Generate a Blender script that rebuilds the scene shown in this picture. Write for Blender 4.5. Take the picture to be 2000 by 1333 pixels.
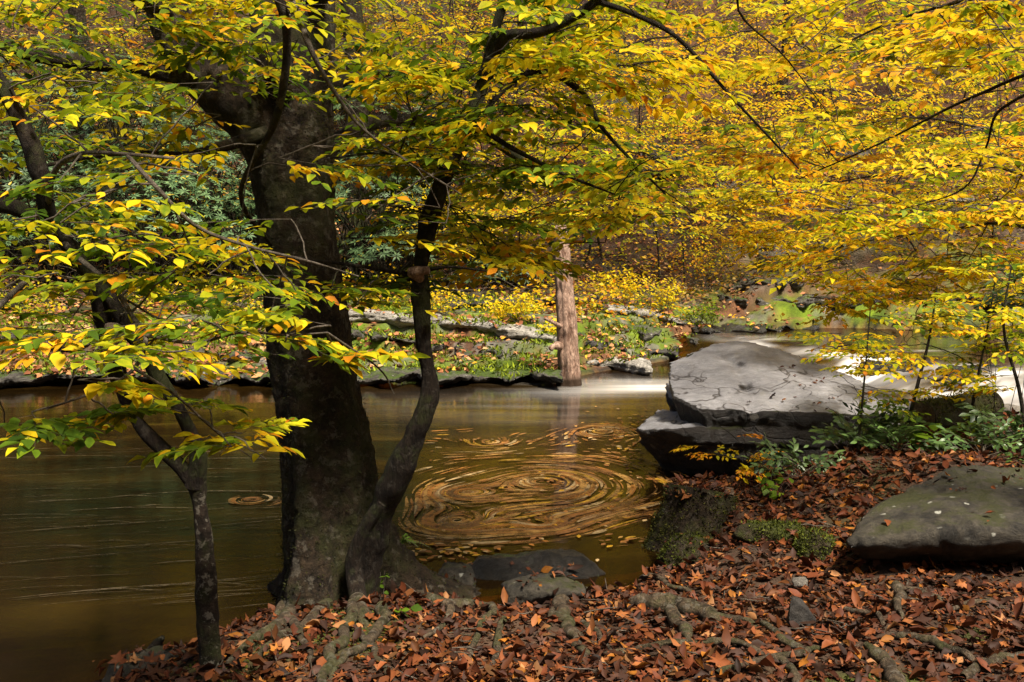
import bpy, bmesh, math, random
import numpy as np
from mathutils import Vector, Matrix
from mathutils.bvhtree import BVHTree
R = math.radians
random.seed(7); rng = np.random.default_rng(11)
for o in list(bpy.data.objects): bpy.data.objects.remove(o)
SC = bpy.context.scene
C = SC.collection
# ------------------------------------------------------------------ camera, sky, sun, exposure
F = 1944.0; CAMZ = 2.2; PITCH = math.atan(216.5/F)
cam = bpy.data.cameras.new('camera'); camo = bpy.data.objects.new('camera', cam); C.objects.link(camo)
cam.lens = 35.0; cam.sensor_width = 36.0; cam.clip_start = 0.05; cam.clip_end = 600
camo.location = (0, 0, CAMZ); camo.rotation_euler = (math.pi/2 - PITCH, 0, 0)
SC.camera = camo
SUN_EL, SUN_AZ = 58, 143          # azimuth from +Y towards +X
w = bpy.data.worlds.new('World'); SC.world = w; w.use_nodes = True
nt = w.node_tree; bg = nt.nodes['Background']; sky = nt.nodes.new('ShaderNodeTexSky')
sky.sky_type = 'NISHITA'; sky.sun_disc = False; sky.sun_elevation = R(SUN_EL); sky.sun_rotation = R(SUN_AZ)
sky.air_density = 1.0; sky.dust_density = 4.0
nt.links.new(sky.outputs[0], bg.inputs[0]); bg.inputs[1].default_value = 0.05
sd = bpy.data.lights.new('sun', 'SUN'); sd.energy = 5.0; sd.angle = R(12); sd.color = (1.0, .90, .76)
so = bpy.data.objects.new('sun', sd); C.objects.link(so)
sdir = Vector((math.sin(R(SUN_AZ))*math.cos(R(SUN_EL)), math.cos(R(SUN_AZ))*math.cos(R(SUN_EL)), math.sin(R(SUN_EL))))
so.rotation_euler = sdir.to_track_quat('Z', 'Y').to_euler(); so.location = (0, 0, 30)
SC.view_settings.view_transform = 'Standard'; SC.view_settings.look = 'None'
SC.view_settings.exposure = 1.08; SC.view_settings.gamma = 1.0
SC.cycles.max_bounces = 7; SC.cycles.transparent_max_bounces = 8
SC.cycles.diffuse_bounces = 3; SC.cycles.glossy_bounces = 3; SC.cycles.transmission_bounces = 4
# ------------------------------------------------------------------ projection helpers
sp, cp = math.sin(PITCH), math.cos(PITCH)
def ray(u, v):
    a = (u-1000)/F; b = (666.5-v)/F
    return np.array((a, cp + b*sp, -sp + b*cp))
def P(u, v, Y):
    d = ray(u, v); return np.array((0, 0, CAMZ)) + d*(Y/d[1])
def G(u, v, z=0.0):
    d = ray(u, v); return np.array((0, 0, CAMZ)) + d*((z-CAMZ)/d[2])
def PL(u, v, z0, Y0, s):          # on the plane z = z0 + (Y-Y0)*s
    d = ray(u, v); k = d[2]/d[1]
    Y = (CAMZ - z0 + Y0*s)/(s - k); return P(u, v, Y)
# ------------------------------------------------------------------ numpy noise
def _h(ix, iy, iz, seed):
    n = (ix*374761393 + iy*668265263 + iz*2147483647 + seed*974711) & 0xffffffff
    n = ((n ^ (n >> 13))*1274126177) & 0xffffffff
    return ((n ^ (n >> 16)) & 0xffff)/65535.0
def vn(p, seed=0):
    p = np.asarray(p, float); i = np.floor(p).astype(np.int64); f = p-i; f = f*f*(3-2*f)
    x, y, z = i[:, 0], i[:, 1], i[:, 2]; r = 0
    for a in (0, 1):
        for b in (0, 1):
            for c in (0, 1):
                wgt = (f[:, 0] if a else 1-f[:, 0])*(f[:, 1] if b else 1-f[:, 1])*(f[:, 2] if c else 1-f[:, 2])
                r = r + wgt*_h(x+a, y+b, z+c, seed)
    return r*2-1
def fbm(p, seed=0, o=4, g=.5):
    p = np.asarray(p, float); r = 0; a = 1; t = 0
    for k in range(o):
        r = r + a*vn(p*(2.03**k)+k*17.3, seed+k); t += a; a *= g
    return r/t
def n2(x, y, s, seed=0, o=3): return fbm(np.stack([x*s, y*s, x*0+.5], -1).reshape(-1, 3), seed, o).reshape(np.shape(x))
def sst(a, b, x):
    t = np.clip((x-a)/(b-a), 0, 1); return t*t*(3-2*t)
# ------------------------------------------------------------------ object helpers
def tag(o, label=None, cat=None, group=None, kind=None):
    if label: o['label'] = label
    if cat: o['category'] = cat
    if group: o['group'] = group
    if kind: o['kind'] = kind
    return o
def link(name, me, mats, parent=None, smooth=True):
    for m in (mats if isinstance(mats, (list, tuple)) else [mats]): me.materials.append(m)
    o = bpy.data.objects.new(name, me); C.objects.link(o)
    if parent: o.parent = parent
    if smooth and len(me.polygons): me.polygons.foreach_set('use_smooth', np.ones(len(me.polygons), bool))
    return o
class Acc:
    """collects numpy verts / faces / vertex colours / material ids; build() links ONE mesh object"""
    def __init__(s): s.v = []; s.c = []; s.f = []; s.n = 0
    def add(s, v, f, c=None, m=0):
        v = np.asarray(v, np.float32).reshape(-1, 3); f = np.asarray(f, np.int64)
        s.v.append(v); s.c.append(np.ones((len(v), 3), np.float32)*.5 if c is None else np.broadcast_to(np.asarray(c, np.float32), (len(v), 3)))
        s.f.append((f+s.n, m)); s.n += len(v)
    def mesh(s, name, org=(0, 0, 0)):
        me = bpy.data.meshes.new(name)
        v = np.concatenate(s.v) - np.array(org, np.float32); c = np.concatenate(s.c)
        me.vertices.add(len(v)); me.vertices.foreach_set('co', v.ravel())
        li = np.concatenate([f.ravel() for f, m in s.f]); tot = np.concatenate([np.full(len(f), f.shape[1]) for f, m in s.f])
        mi = np.concatenate([np.full(len(f), m) for f, m in s.f])
        st = np.concatenate([[0], np.cumsum(tot)[:-1]])
        me.loops.add(len(li)); me.loops.foreach_set('vertex_index', li.astype(np.int32))
        me.polygons.add(len(tot)); me.polygons.foreach_set('loop_start', st.astype(np.int32)); me.polygons.foreach_set('loop_total', tot.astype(np.int32))
        me.polygons.foreach_set('material_index', mi.astype(np.int32))
        me.update(calc_edges=True)
        ca = me.color_attributes.new('Col', 'FLOAT_COLOR', 'POINT')
        ca.data.foreach_set('color', np.concatenate([c, np.ones((len(c), 1), np.float32)], 1).ravel())
        return me
    def build(s, name, mats, parent=None, smooth=True):
        org = (0, 0, 0) if parent is None else parent.location
        return link(name, s.mesh(name, org), mats, parent, smooth)
def empty(name, loc, label, cat, group=None, kind=None):
    o = bpy.data.objects.new(name, None); C.objects.link(o); o.location = tuple(float(a) for a in loc); o.empty_display_size = .2
    return tag(o, label, cat, group, kind)
# ------------------------------------------------------------------ materials
def mat(name):
    m = bpy.data.materials.new(name); m.use_nodes = True; return m, m.node_tree, m.node_tree.nodes['Principled BSDF']
def N(nt, t, **k):
    n = nt.nodes.new('ShaderNode'+t)
    for a, b in k.items():
        if a in n.inputs.keys(): n.inputs[a].default_value = b
        else: setattr(n, a, b)
    return n
def noise(nt, vec, scale, detail=6, rough=.6, dist=0):
    n = N(nt, 'TexNoise'); n.inputs['Scale'].default_value = scale; n.inputs['Detail'].default_value = detail
    n.inputs['Roughness'].default_value = rough; n.inputs['Distortion'].default_value = dist
    nt.links.new(vec, n.inputs['Vector']); return n.outputs['Fac']
def ramp(nt, fac, pts, interp='LINEAR'):
    r = N(nt, 'ValToRGB'); e = r.color_ramp.elements; r.color_ramp.interpolation = interp
    while len(e) < len(pts): e.new(.5)
    for q, (p, c) in zip(e, pts):
        q.position = p; q.color = (*c, 1) if isinstance(c, tuple) else (c, c, c, 1)
    nt.links.new(fac, r.inputs[0]); return r.outputs[0]
def mix(nt, fac, a, b, bt='MIX'):
    m = N(nt, 'Mix'); m.data_type = 'RGBA'; m.blend_type = bt
    for s, x in ((0, fac), (6, a), (7, b)):
        if hasattr(x, 'links') or isinstance(x, bpy.types.NodeSocket): nt.links.new(x, m.inputs[s])
        elif s == 0: m.inputs[0].default_value = x
        else: m.inputs[s].default_value = (*x, 1)
    return m.outputs[2]
def bump(nt, h, bsdf, st=.5, dist=.02, prev=None):
    b = N(nt, 'Bump'); b.inputs['Strength'].default_value = st; b.inputs['Distance'].default_value = dist
    nt.links.new(h, b.inputs['Height'])
    if prev is not None: nt.links.new(prev, b.inputs['Normal'])
    nt.links.new(b.outputs[0], bsdf.inputs['Normal']); return b.outputs[0]
def wpos(nt): return N(nt, 'NewGeometry').outputs['Position']
def math_(nt, op, a, b=None, clamp=False):
    m = N(nt, 'Math'); m.operation = op; m.use_clamp = clamp
    for i, x in enumerate((a, b)):
        if x is None: continue
        if isinstance(x, bpy.types.NodeSocket): nt.links.new(x, m.inputs[i])
        else: m.inputs[i].default_value = x
    return m.outputs[0]
def mat_leaf(name, trans=.45, rough=.5, spec=.18):
    m, nt, b = mat(name)
    a = N(nt, 'Attribute'); a.attribute_name = 'Col'
    p = wpos(nt); nz = noise(nt, p, 60, 3)
    c = mix(nt, .6, a.outputs[0], mix(nt, nz, (.55, .5, .45), (1.25, 1.25, 1.2)), 'MULTIPLY')
    nt.links.new(c, b.inputs['Base Color']); b.inputs['Roughness'].default_value = rough; b.inputs['Specular IOR Level'].default_value = spec
    t = N(nt, 'BsdfTranslucent'); nt.links.new(c, t.inputs[0])
    mx = N(nt, 'MixShader'); mx.inputs[0].default_value = trans
    nt.links.new(b.outputs[0], mx.inputs[1]); nt.links.new(t.outputs[0], mx.inputs[2])
    nt.links.new(mx.outputs[0], nt.nodes['Material Output'].inputs[0]); return m
def mat_bark(name, c1, c2, moss=.5, lichen=.3, mosscol=(.045, .06, .012), sc=1.0, vert=True, bs=.8):
    m, nt, b = mat(name); p = wpos(nt)
    mp = N(nt, 'Mapping'); nt.links.new(p, mp.inputs[0]); mp.inputs['Scale'].default_value = (sc, sc, sc*(.3 if vert else 1))
    n1 = noise(nt, mp.outputs[0], 11, 8, .75, .4); n2_ = noise(nt, mp.outputs[0], 45, 6, .8)
    c = ramp(nt, n1, [(.38, c1), (.62, c2)])
    c = mix(nt, .75, c, ramp(nt, n2_, [(.38, .25), (.62, 1.25)]), 'MULTIPLY')
    lf = ramp(nt, noise(nt, p, 16*sc, 5, .7), [(.55, 0.0), (.60, 1.0)]); lf = math_(nt, 'MULTIPLY', lf, lichen)
    c = mix(nt, lf, c, (.21, .19, .15))
    mf = ramp(nt, noise(nt, p, 2.6*sc, 7, .75), [(.55-.2*moss, 0.0), (.68-.2*moss, 1.0)]); mf = math_(nt, 'MULTIPLY', mf, min(1, moss*1.4))
    mc = mix(nt, noise(nt, p, 40, 4), tuple(x*.5 for x in mosscol), tuple(x*1.9 for x in mosscol))
    c = mix(nt, mf, c, mc)
    if name == 'weathered_wood':
        sz = N(nt, 'SeparateXYZ'); nt.links.new(p, sz.inputs[0]); wz = math_(nt, 'ADD', sz.outputs[2], math_(nt, 'MULTIPLY', n1, -.12))
        c = mix(nt, ramp(nt, wz, [(.02, 1.0), (.10, 0.0)]), c, (.05, .03, .018))
    nt.links.new(c, b.inputs['Base Color']); b.inputs['Roughness'].default_value = .85; b.inputs['Specular IOR Level'].default_value = .2
    h = math_(nt, 'ADD', n1, math_(nt, 'MULTIPLY', n2_, .4)); bump(nt, h, b, min(1, bs*1.2), .05); return m
def mat_rock(name, c1, c2, moss=.4, lichen=.4, mosscol=(.05, .09, .012), rough=.7, sc=1.0, top=.5, lich=(.42, .42, .36), strat=0, spec=.4, bd=.02):
    m, nt, b = mat(name); p = wpos(nt)
    mp = N(nt, 'Mapping'); nt.links.new(p, mp.inputs[0]); mp.inputs['Scale'].default_value = (sc, sc, sc*(1+strat))
    n1 = noise(nt, mp.outputs[0], 3.2, 10, .78, .4); n2_ = noise(nt, mp.outputs[0], 18, 9, .85)
    c = ramp(nt, n1, [(.40, c1), (.60, c2)])
    c = mix(nt, .8, c, ramp(nt, n2_, [(.36, .3), (.62, 1.3)]), 'MULTIPLY')
    v = N(nt, 'TexVoronoi'); v.inputs['Scale'].default_value = 9*sc; v.inputs['Randomness'].default_value = 1; nt.links.new(p, v.inputs['Vector'])
    ln = noise(nt, p, 22*sc, 4, .7)
    lf = math_(nt, 'MULTIPLY', ramp(nt, math_(nt, 'ADD', v.outputs[0], math_(nt, 'MULTIPLY', ln, .5)), [(.28+.12*lichen, 1.0), (.34+.12*lichen, 0.0)]), ramp(nt, noise(nt, p, 1.7*sc, 3), [(.45, 0.0), (.55, 1.0)]))
    c = mix(nt, math_(nt, 'MULTIPLY', lf, lichen*1.4, True), c, lich)
    g = N(nt, 'NewGeometry'); sx = N(nt, 'SeparateXYZ'); nt.links.new(g.outputs['Normal'], sx.inputs[0])
    up = math_(nt, 'MULTIPLY_ADD', sx.outputs[2], top); up.node.inputs[2].default_value = (moss-.62)
    mf = ramp(nt, math_(nt, 'ADD', up, noise(nt, p, 3.2*sc, 7, .75)), [(.50, 0.0), (.62, 1.0)])
    mc = mix(nt, noise(nt, p, 50, 4), tuple(x*.4 for x in mosscol), tuple(x*1.9 for x in mosscol))
    if moss > 0: c = mix(nt, mf, c, mc)
    nt.links.new(c, b.inputs['Base Color']); b.inputs['Roughness'].default_value = rough; b.inputs['Specular IOR Level'].default_value = spec
    h = math_(nt, 'ADD', n1, math_(nt, 'MULTIPLY', n2_, .5)); bump(nt, h, b, 1.0, bd*2.5); return m
def mat_col(name, rough=.9, amt=.5, sc=25, bs=.6, spec=.2):
    m, nt, b = mat(name); a = N(nt, 'Attribute'); a.attribute_name = 'Col'; p = wpos(nt)
    n1 = noise(nt, p, sc, 8, .75)
    c = mix(nt, amt, a.outputs[0], ramp(nt, n1, [(.3, .25), (.7, 1.7)]), 'MULTIPLY')
    nt.links.new(c, b.inputs['Base Color']); b.inputs['Roughness'].default_value = rough; b.inputs['Specular IOR Level'].default_value = spec
    bump(nt, n1, b, bs, .05); return m
M = dict(
    leaf=mat_leaf('leaf'), litter=mat_leaf('dry_leaf', .12, .6, .15), gloss=mat_leaf('evergreen_leaf', .15, .42, .4),
    bark=mat_bark('beech_bark', (.009, .006, .0035), (.055, .037, .021), .40, .3, (.030, .036, .008), vert=False),
    bark2=mat_bark('dark_bark', (.009, .006, .004), (.034, .023, .015), .32, .15, sc=1.6),
    bark3=mat_bark('spotted_bark', (.009, .006, .004), (.05, .034, .023), .3, .7, sc=1.3, vert=False),
    twig=mat_bark('twig_bark', (.09, .07, .05), (.22, .18, .14), .2, .3, vert=False),
    root=mat_bark('root_bark', (.024, .017, .010), (.16, .115, .072), .36, .5, vert=False, sc=1.4),
    snag=mat_bark('weathered_wood', (.16, .085, .055), (.62, .42, .31), 0, .1, sc=1.5, bs=1),
    stump=mat_bark('mossy_bark', (.018, .012, .007), (.06, .042, .024), .55, .15, (.042, .052, .008), vert=False),
    cut=mat_bark('cut_wood', (.10, .07, .045), (.22, .16, .11), .15, .2, vert=False),
    grey=mat_rock('grey_slate', (.19, .18, .18), (.34, .325, .32), .02, .12, rough=.42, sc=1.0, top=.1, strat=0, spec=.5),
    dark=mat_rock('dark_slate', (.028, .025, .022), (.075, .066, .056), .22, .35, rough=.6, top=.35),
    slab=mat_rock('mossy_slab', (.015, .013, .009), (.095, .081, .058), .37, .7, (.034, .036, .008), rough=.7, top=.30),
    wet=mat_rock('wet_rock', (.009, .008, .006), (.035, .03, .024), .30, .25, rough=.4, top=.3),
    ledge=mat_rock('ledge_rock', (.05, .042, .032), (.22, .20, .165), .33, .55, (.07, .11, .010), rough=.8, top=.42, strat=4, lich=(.6, .58, .5), bd=.05),
    pale=mat_rock('pale_lichen_rock', (.22, .20, .16), (.72, .67, .58), .14, .8, (.09, .14, .015), rough=.85, top=.3, strat=3, lich=(.7, .68, .6), bd=.05),
    pebble=mat_rock('river_stone', (.11, .10, .085), (.25, .225, .19), 0.05, .3, rough=.6, top=.1),
    ground=mat_col('forest_soil'),
)
# ------------------------------------------------------------------ terrain
NX = [-60, -30, -8, -3.5, -2.8, -2.2, -1.87, -1.3, -.49, .68, 1.0, 1.3, 1.6, 2.5, 4.7, 6.3, 10, 30, 60]
NY = [-20, -12, -3, 1.5, 3.0, 4.2, 4.75, 5.6, 6.1, 6.25, 6.6, 7.5, 8.4, 9.4, 10.9, 11.6, 13, 13.5, 13]
FX = [-60, -8, .6, 2.15, 3.2, 4.0, 6.0, 9.5, 20, 60]
FY = [13.5, 14.3, 14.5, 16.1, 17.2, 18.5, 19.4, 18.8, 18, 16]
CP = np.array([(0, 0, .5), (2, 0, .6), (-2, 0, .35), (0, 3.5, .42), (1, 4, .38), (2, 4.5, .36), (3, 4.6, .38), (-1, 4.2, .32), (-1.5, 4.4, .2), (-.7, 5.0, .24),
    (-.95, 5.5, .12), (0, 5, .18), (0, 5.8, -.05), (-.4, 6.0, -.04), (.4, 6.1, -.1), (.2, 5.5, .04), (.65, 5.7, .04), (.8, 5.3, .18), (1.5, 5.9, .3), (1.2, 6.6, .04), (1.1, 6.1, .14), (1.6, 6.8, .26), (2.2, 6.6, .45), (3, 6.6, .70), (4, 7, .75), (6, 8, .8), (4.5, 9, .5), (3.2, 7.8, .64),
    (1.77, 7.5, .24), (1.8, 8.2, .0), (2.16, 7.4, .38), (2.4, 8.2, .12), (2.65, 7.3, .54), (3, 8.4, .3), (3.8, 9.6, .15), (4.5, 10.2, .2), (5.5, 11, .15), (6, 10, .4), (3, 5.3, .3), (2.5, 5.3, .3),
    (5, 5, .4), (7, 5, .7), (4, 2, .6), (2.9, 5.9, .25), (4, 5.9, .25)])
def near_h(x, y):
    q = 0; s = 0
    for a, b, z in CP:
        k = 1/((x-a)**2+(y-b)**2+.05)**1.6; q = q+k*z; s = s+k
    return q/s
def wlevel(x, y):
    t = (x-5.05)*.82+(y-15.1)*.574
    return .3*sst(-1.3, .7, t)
def terr(x, y):
    x = np.asarray(x, float); y = np.asarray(y, float)
    e = .04
    yn = np.interp(x, NX, NY); sl = (np.interp(x+e, NX, NY)-np.interp(x-e, NX, NY))/(2*e)
    dn = (yn-y)/np.sqrt(1+sl**2) + .10*n2(x, y, 1.7, 3)
    yf = np.interp(x, FX, FY)+.35*n2(x, x*0, .5, 9)+.12*n2(x, x*0, 2.5, 10)
    df = (y-yf)*.93
    wl = wlevel(x, y)
    bed = wl-.12-.75*sst(0, 2.2, np.minimum(-dn, -df)) + .05*n2(x, y, 2.5, 5)
    hn = near_h(x, y)+.035*n2(x, y, 2.2, 1)+.012*n2(x, y, 9, 2)
    hn = hn + np.maximum(0, -y-1.5)*.75 + np.maximum(0, x-7)*.35*sst(0, 3, dn) + 1.2*sst(-2, -14, y)*n2(x, y, .2, 4)  # unseen slope behind the camera, raised to block sky light
    near = bed+(hn-bed)*sst(-.12, .45, dn)
    jit = .35*n2(x, y, .8, 21)+.10*n2(x, y, 4, 22)
    d1 = np.maximum(df+jit*sst(0, 1.2, df), df*.3)
    ph = np.interp(d1, [0, .06, .5, .56, 1.1, 1.18, 1.9, 2.0, 3.5, 5.0, 6.0, 12, 22, 70], [-.1, .06, .08, .20, .24, .40, .42, .60, .76, 1.15, 1.6, 6.0, 14.5, 62])  # unseen upper slope steepened to keep sky out of the water reflections
    pr = np.interp(d1, [0, .08, .3, .36, 1.2, 1.3, 2.5, 4, 6.0, 12, 22, 70], [-.1, .22, .25, .48, .6, .9, 1.2, 2.0, 3.1, 7.4, 16, 64])
    rt = sst(3.2, 6, x); far = ph*(1-rt)+(pr+wl)*rt
    far = far + (.12+.5*sst(5, 14, df))*sst(1.5, 6, df)*n2(x, y, .45, 6) + .05*sst(0, .5, df)*n2(x, y, 3.2, 7)+.02*n2(x, y, 11, 8)
    far = far + 1.3*sst(7, 12, df)*np.exp(-((n2(x, y, .18, 30, 2)-.3)/.12)**2)*.5
    far = bed+(far-bed)*sst(-.05, .06, df)
    return np.where(y > (yn+yf)/2, far, near), dn, df, wl
def span(*segs):
    o = []
    for a, b, s in segs: o += list(np.arange(a, b, s))
    return np.array(o+[segs[-1][1]])
gx = span((-60, -20, 2), (-20, -10, .35), (-10, -3, .14), (-3, 5, .06), (5, 12, .12), (12, 22, .5), (22, 60, 2))
gy = span((-40, -6, 1.5), (-6, 2.5, .3), (2.5, 9, .06), (9, 14, .2), (14, 19.5, .07), (19.5, 34, .18), (34, 46, .6), (46, 80, 3))
X, Y = np.meshgrid(gx, gy)
Z, DN, DF, WL = terr(X, Y)
def lerp(a, b, t): t = np.clip(t, 0, 1)[..., None]; return np.asarray(a)*(1-t)+np.asarray(b)*t
soil = lerp((.035, .022, .014), (.085, .05, .03), .5+.9*n2(X, Y, 3, 41))
mossn = lerp((.03, .04, .008), (.075, .095, .012), .5+1.2*n2(X, Y, 12, 42))
def moss_near(x, y): return sst(.12, .3, n2(x, y, 1.3, 43))*sst(4.9, 4.4, y)*sst(.3, .9, x)
near_c = lerp(soil, mossn, np.maximum(moss_near(X, Y), .4*sst(.2, .4, n2(X, Y, .9, 46))))
rock = lerp((.05, .043, .033), (.22, .20, .165), .5+1.1*n2(X, Y, 5, 44))
mossf = lerp((.035, .055, .006), (.15, .22, .012), .5+1.1*n2(X, Y, 4, 45))
litf = lerp((.05, .024, .012), (.17, .08, .038), .5+1.3*n2(X, Y, 7, 47))
hf = .5*n2(X, Y, 9, 53)
ledge_c = lerp(rock, mossf, sst(-.35, .15, n2(X, Y, 1.6, 48)+hf))
ledge_c = lerp(ledge_c, litf, sst(.05, .4, n2(X, Y, 1.3, 49)+hf+.2*sst(-1, -5, X)))
hill_c = lerp(litf*.36, np.array((.035, .045, .012)), sst(.05, .5, n2(X, Y, .9, 50)+hf))
hill_c = lerp(hill_c, rock*.4, sst(.25, .5, n2(X, Y, .8, 51)+hf))
far_c = lerp(ledge_c, hill_c, sst(3, 5, DF))
bedc = lerp((.09, .05, .016), (.24, .14, .05), .5+1.2*n2(X, Y, 6, 52))
far_c = lerp(far_c, litf, .8*sst(3.2, 5, X)*sst(.5, 1, DF)*(.4+.6*sst(-.2, .2, n2(X, Y, 2, 58))))
col = np.where((DF > -.5)[..., None], far_c, near_c)
col = lerp(col, (.02, .018, .014), sst(.3, .0, DF)*(DF > -.5)*sst(.16, .04, Z-WL))  # shade of the undercut painted as a dark band along the far waterline
col = lerp(col, bedc, sst(.02, -.03, Z-WL))
ny, nx = X.shape
idx = np.arange(ny*nx).reshape(ny, nx)
quads = np.stack([idx[:-1, :-1], idx[:-1, 1:], idx[1:, 1:], idx[1:, :-1]], -1).reshape(-1, 4)
a = Acc(); a.add(np.stack([X, Y, Z], -1), quads, col.reshape(-1, 3)); ground = a.build('ground', M['ground']); tag(ground, kind='structure')
gbvh = BVHTree.FromPolygons([tuple(q) for q in np.stack([X, Y, Z], -1).reshape(-1, 3)[:, :]], quads.tolist())
def gz(x, y): return float(terr(np.array([x]), np.array([y]))[0][0])
def GT(u, v, y0=14.0, y1=40.0):
    ys = np.arange(y0, y1, .03); d = ray(u, v); pt = np.array((0, 0, CAMZ))+d[None]*(ys/d[1])[:, None]
    h = terr(pt[:, 0], pt[:, 1])[0]; k = np.argmax(np.maximum(h, 0) > pt[:, 2]); return np.array((pt[k, 0], pt[k, 1], h[k]))
COLL = []            # (bvh, name) of rocks for scattering
# ------------------------------------------------------------------ water
wx = span((-60, -20, 3), (-20, -6, .3), (-6, 9, .06), (9, 20, .3), (20, 60, 3))
wy = span((-25, 2, 1), (2, 7, .1), (7, 20.5, .06), (20.5, 21, .25))
WX, WY = np.meshgrid(wx, wy)
TZ, TDN, TDF, TWL = terr(WX, WY)
tr = (WX-5.05)*.82+(WY-15.1)*.574
rap = np.exp(-((tr+.2)/1.0)**2)*sst(3.0, 4.5, WX)*sst(20, 17, WY)
al = (WX-5.05)*.574-(WY-15.1)*.82
WZ = TWL+rap*.07*n2(tr*1.1, al*3.0, 1.2, 61)+.004*n2(WX*.5, WY*1.5, 2.0, 62)
steps = np.exp(-((tr-.25)/.25)**2)+.8*np.exp(-((tr+.75)/.22)**2)
st = n2(al*2.2, tr*.5, 1.0, 63)
foam = rap*(.3+2.0*np.clip(st+.3, 0, 1))*sst(-.1, .35, n2(WX, WY, .9, 64)+.25*steps)
foam = np.maximum(foam, .95*np.exp(-((tr+.85)/.45)**2)*sst(5.0, 5.9, WX)*(.55+.5*n2(tr*1.5, al*4, 1, 65)))
for (u, v, rx, ry, k) in ((1655, 722, .42, .22, .8), (1590, 695, .35, .3, .5), (1870, 730, .5, .25, .9), (1960, 760, .8, .5, 1.1), (1780, 700, .6, .12, .5)):
    c0 = G(u, v, .18); foam = np.maximum(foam, k*np.exp(-((WX-c0[0])/rx)**2-((WY-c0[1])/ry)**2)*(.7+.5*n2(tr*2, al*5, 1, 66)))
# tongue of pale foamy current from behind the boulder to the left
s0 = G(1300, 755); sx = (s0[0]-WX)
cy_ = s0[1]-.05*sx-.03*sx**2
ton = np.exp(-((WY-cy_)/(.55+.2*np.clip(sx, 0, 4)))**2)*sst(3.6, 0, sx)*sst(-1.6, -.2, sx)
foam = np.maximum(foam, .85*ton*sst(3.2,.2,sx)*(.6+1.1*n2(WX*.3, WY*2.2, 1.5, 67)))
foam = np.maximum(foam, .10*np.exp(-((WY-12.3)/1.2)**2)*sst(3.5, -1, np.abs(WX-.2))*(.5+.8*n2(WX*.35, WY*3, 1.3, 68)))
foam = foam*(1-.75*sst(3.3, 4.5, WX)*(1-sst(-.25, .25, n2(tr*1.3, al*7, 1.0, 77)+.45*steps)))
foam = np.clip(foam, 0, 1)
depth = np.clip(WZ-TZ, 0, 2)
keep = (TZ < WZ+.12)
kf = np.stack([foam, depth, foam*0], -1)
ny, nx = WX.shape; idx = np.arange(ny*nx).reshape(ny, nx)
q = np.stack([idx[:-1, :-1], idx[:-1, 1:], idx[1:, 1:], idx[1:, :-1]], -1).reshape(-1, 4)
q = q[keep.ravel()[q].any(1)]
used, inv = np.unique(q, return_inverse=True)
a = Acc(); a.add(np.stack([WX, WY, WZ], -1).reshape(-1, 3)[used], inv.reshape(-1, 4), kf.reshape(-1, 3)[used])
m, nt, b = mat('river_water')
at = N(nt, 'Attribute'); at.attribute_name = 'Col'; sx_ = N(nt, 'SeparateXYZ'); nt.links.new(at.outputs[1], sx_.inputs[0])
p = wpos(nt); mp = N(nt, 'Mapping'); nt.links.new(p, mp.inputs[0]); mp.inputs['Scale'].default_value = (.5, 1.6, 1)
nA = noise(nt, mp.outputs[0], 1.1, 5, .55, .6); nB = noise(nt, mp.outputs[0], 6, 4, .6, .4)
murk = ramp(nt, nA, [(.35, (.007, .004, .001)), (.55, (.017, .009, .002)), (.75, (.05, .030, .005))])
fo = mix(nt, sx_.outputs[0], murk, (.80, .78, .74))
nt.links.new(fo, b.inputs['Base Color']); b.inputs['IOR'].default_value = 1.33
b.inputs['Roughness'].default_value = .10; b.inputs['Specular IOR Level'].default_value = .5
bump(nt, math_(nt, 'ADD', nA, math_(nt, 'MULTIPLY', nB, .35)), b, .22, .02)
tb = N(nt, 'BsdfTransparent'); tb.inputs[0].default_value = (.62, .40, .14, 1)
ex = math_(nt, 'POWER', 2.718, math_(nt, 'MULTIPLY', sx_.outputs[1], -5.5)); ex = math_(nt, 'MULTIPLY', ex, .8)
ex = math_(nt, 'MULTIPLY', ex, math_(nt, 'SUBTRACT', 1.0, sx_.outputs[0], True))
ms = N(nt, 'MixShader'); nt.links.new(ex, ms.inputs[0]); nt.links.new(b.outputs[0], ms.inputs[1]); nt.links.new(tb.outputs[0], ms.inputs[2])
nt.links.new(ms.outputs[0], nt.nodes['Material Output'].inputs[0])
water = a.build('river', m); tag(water, kind='structure')
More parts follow.
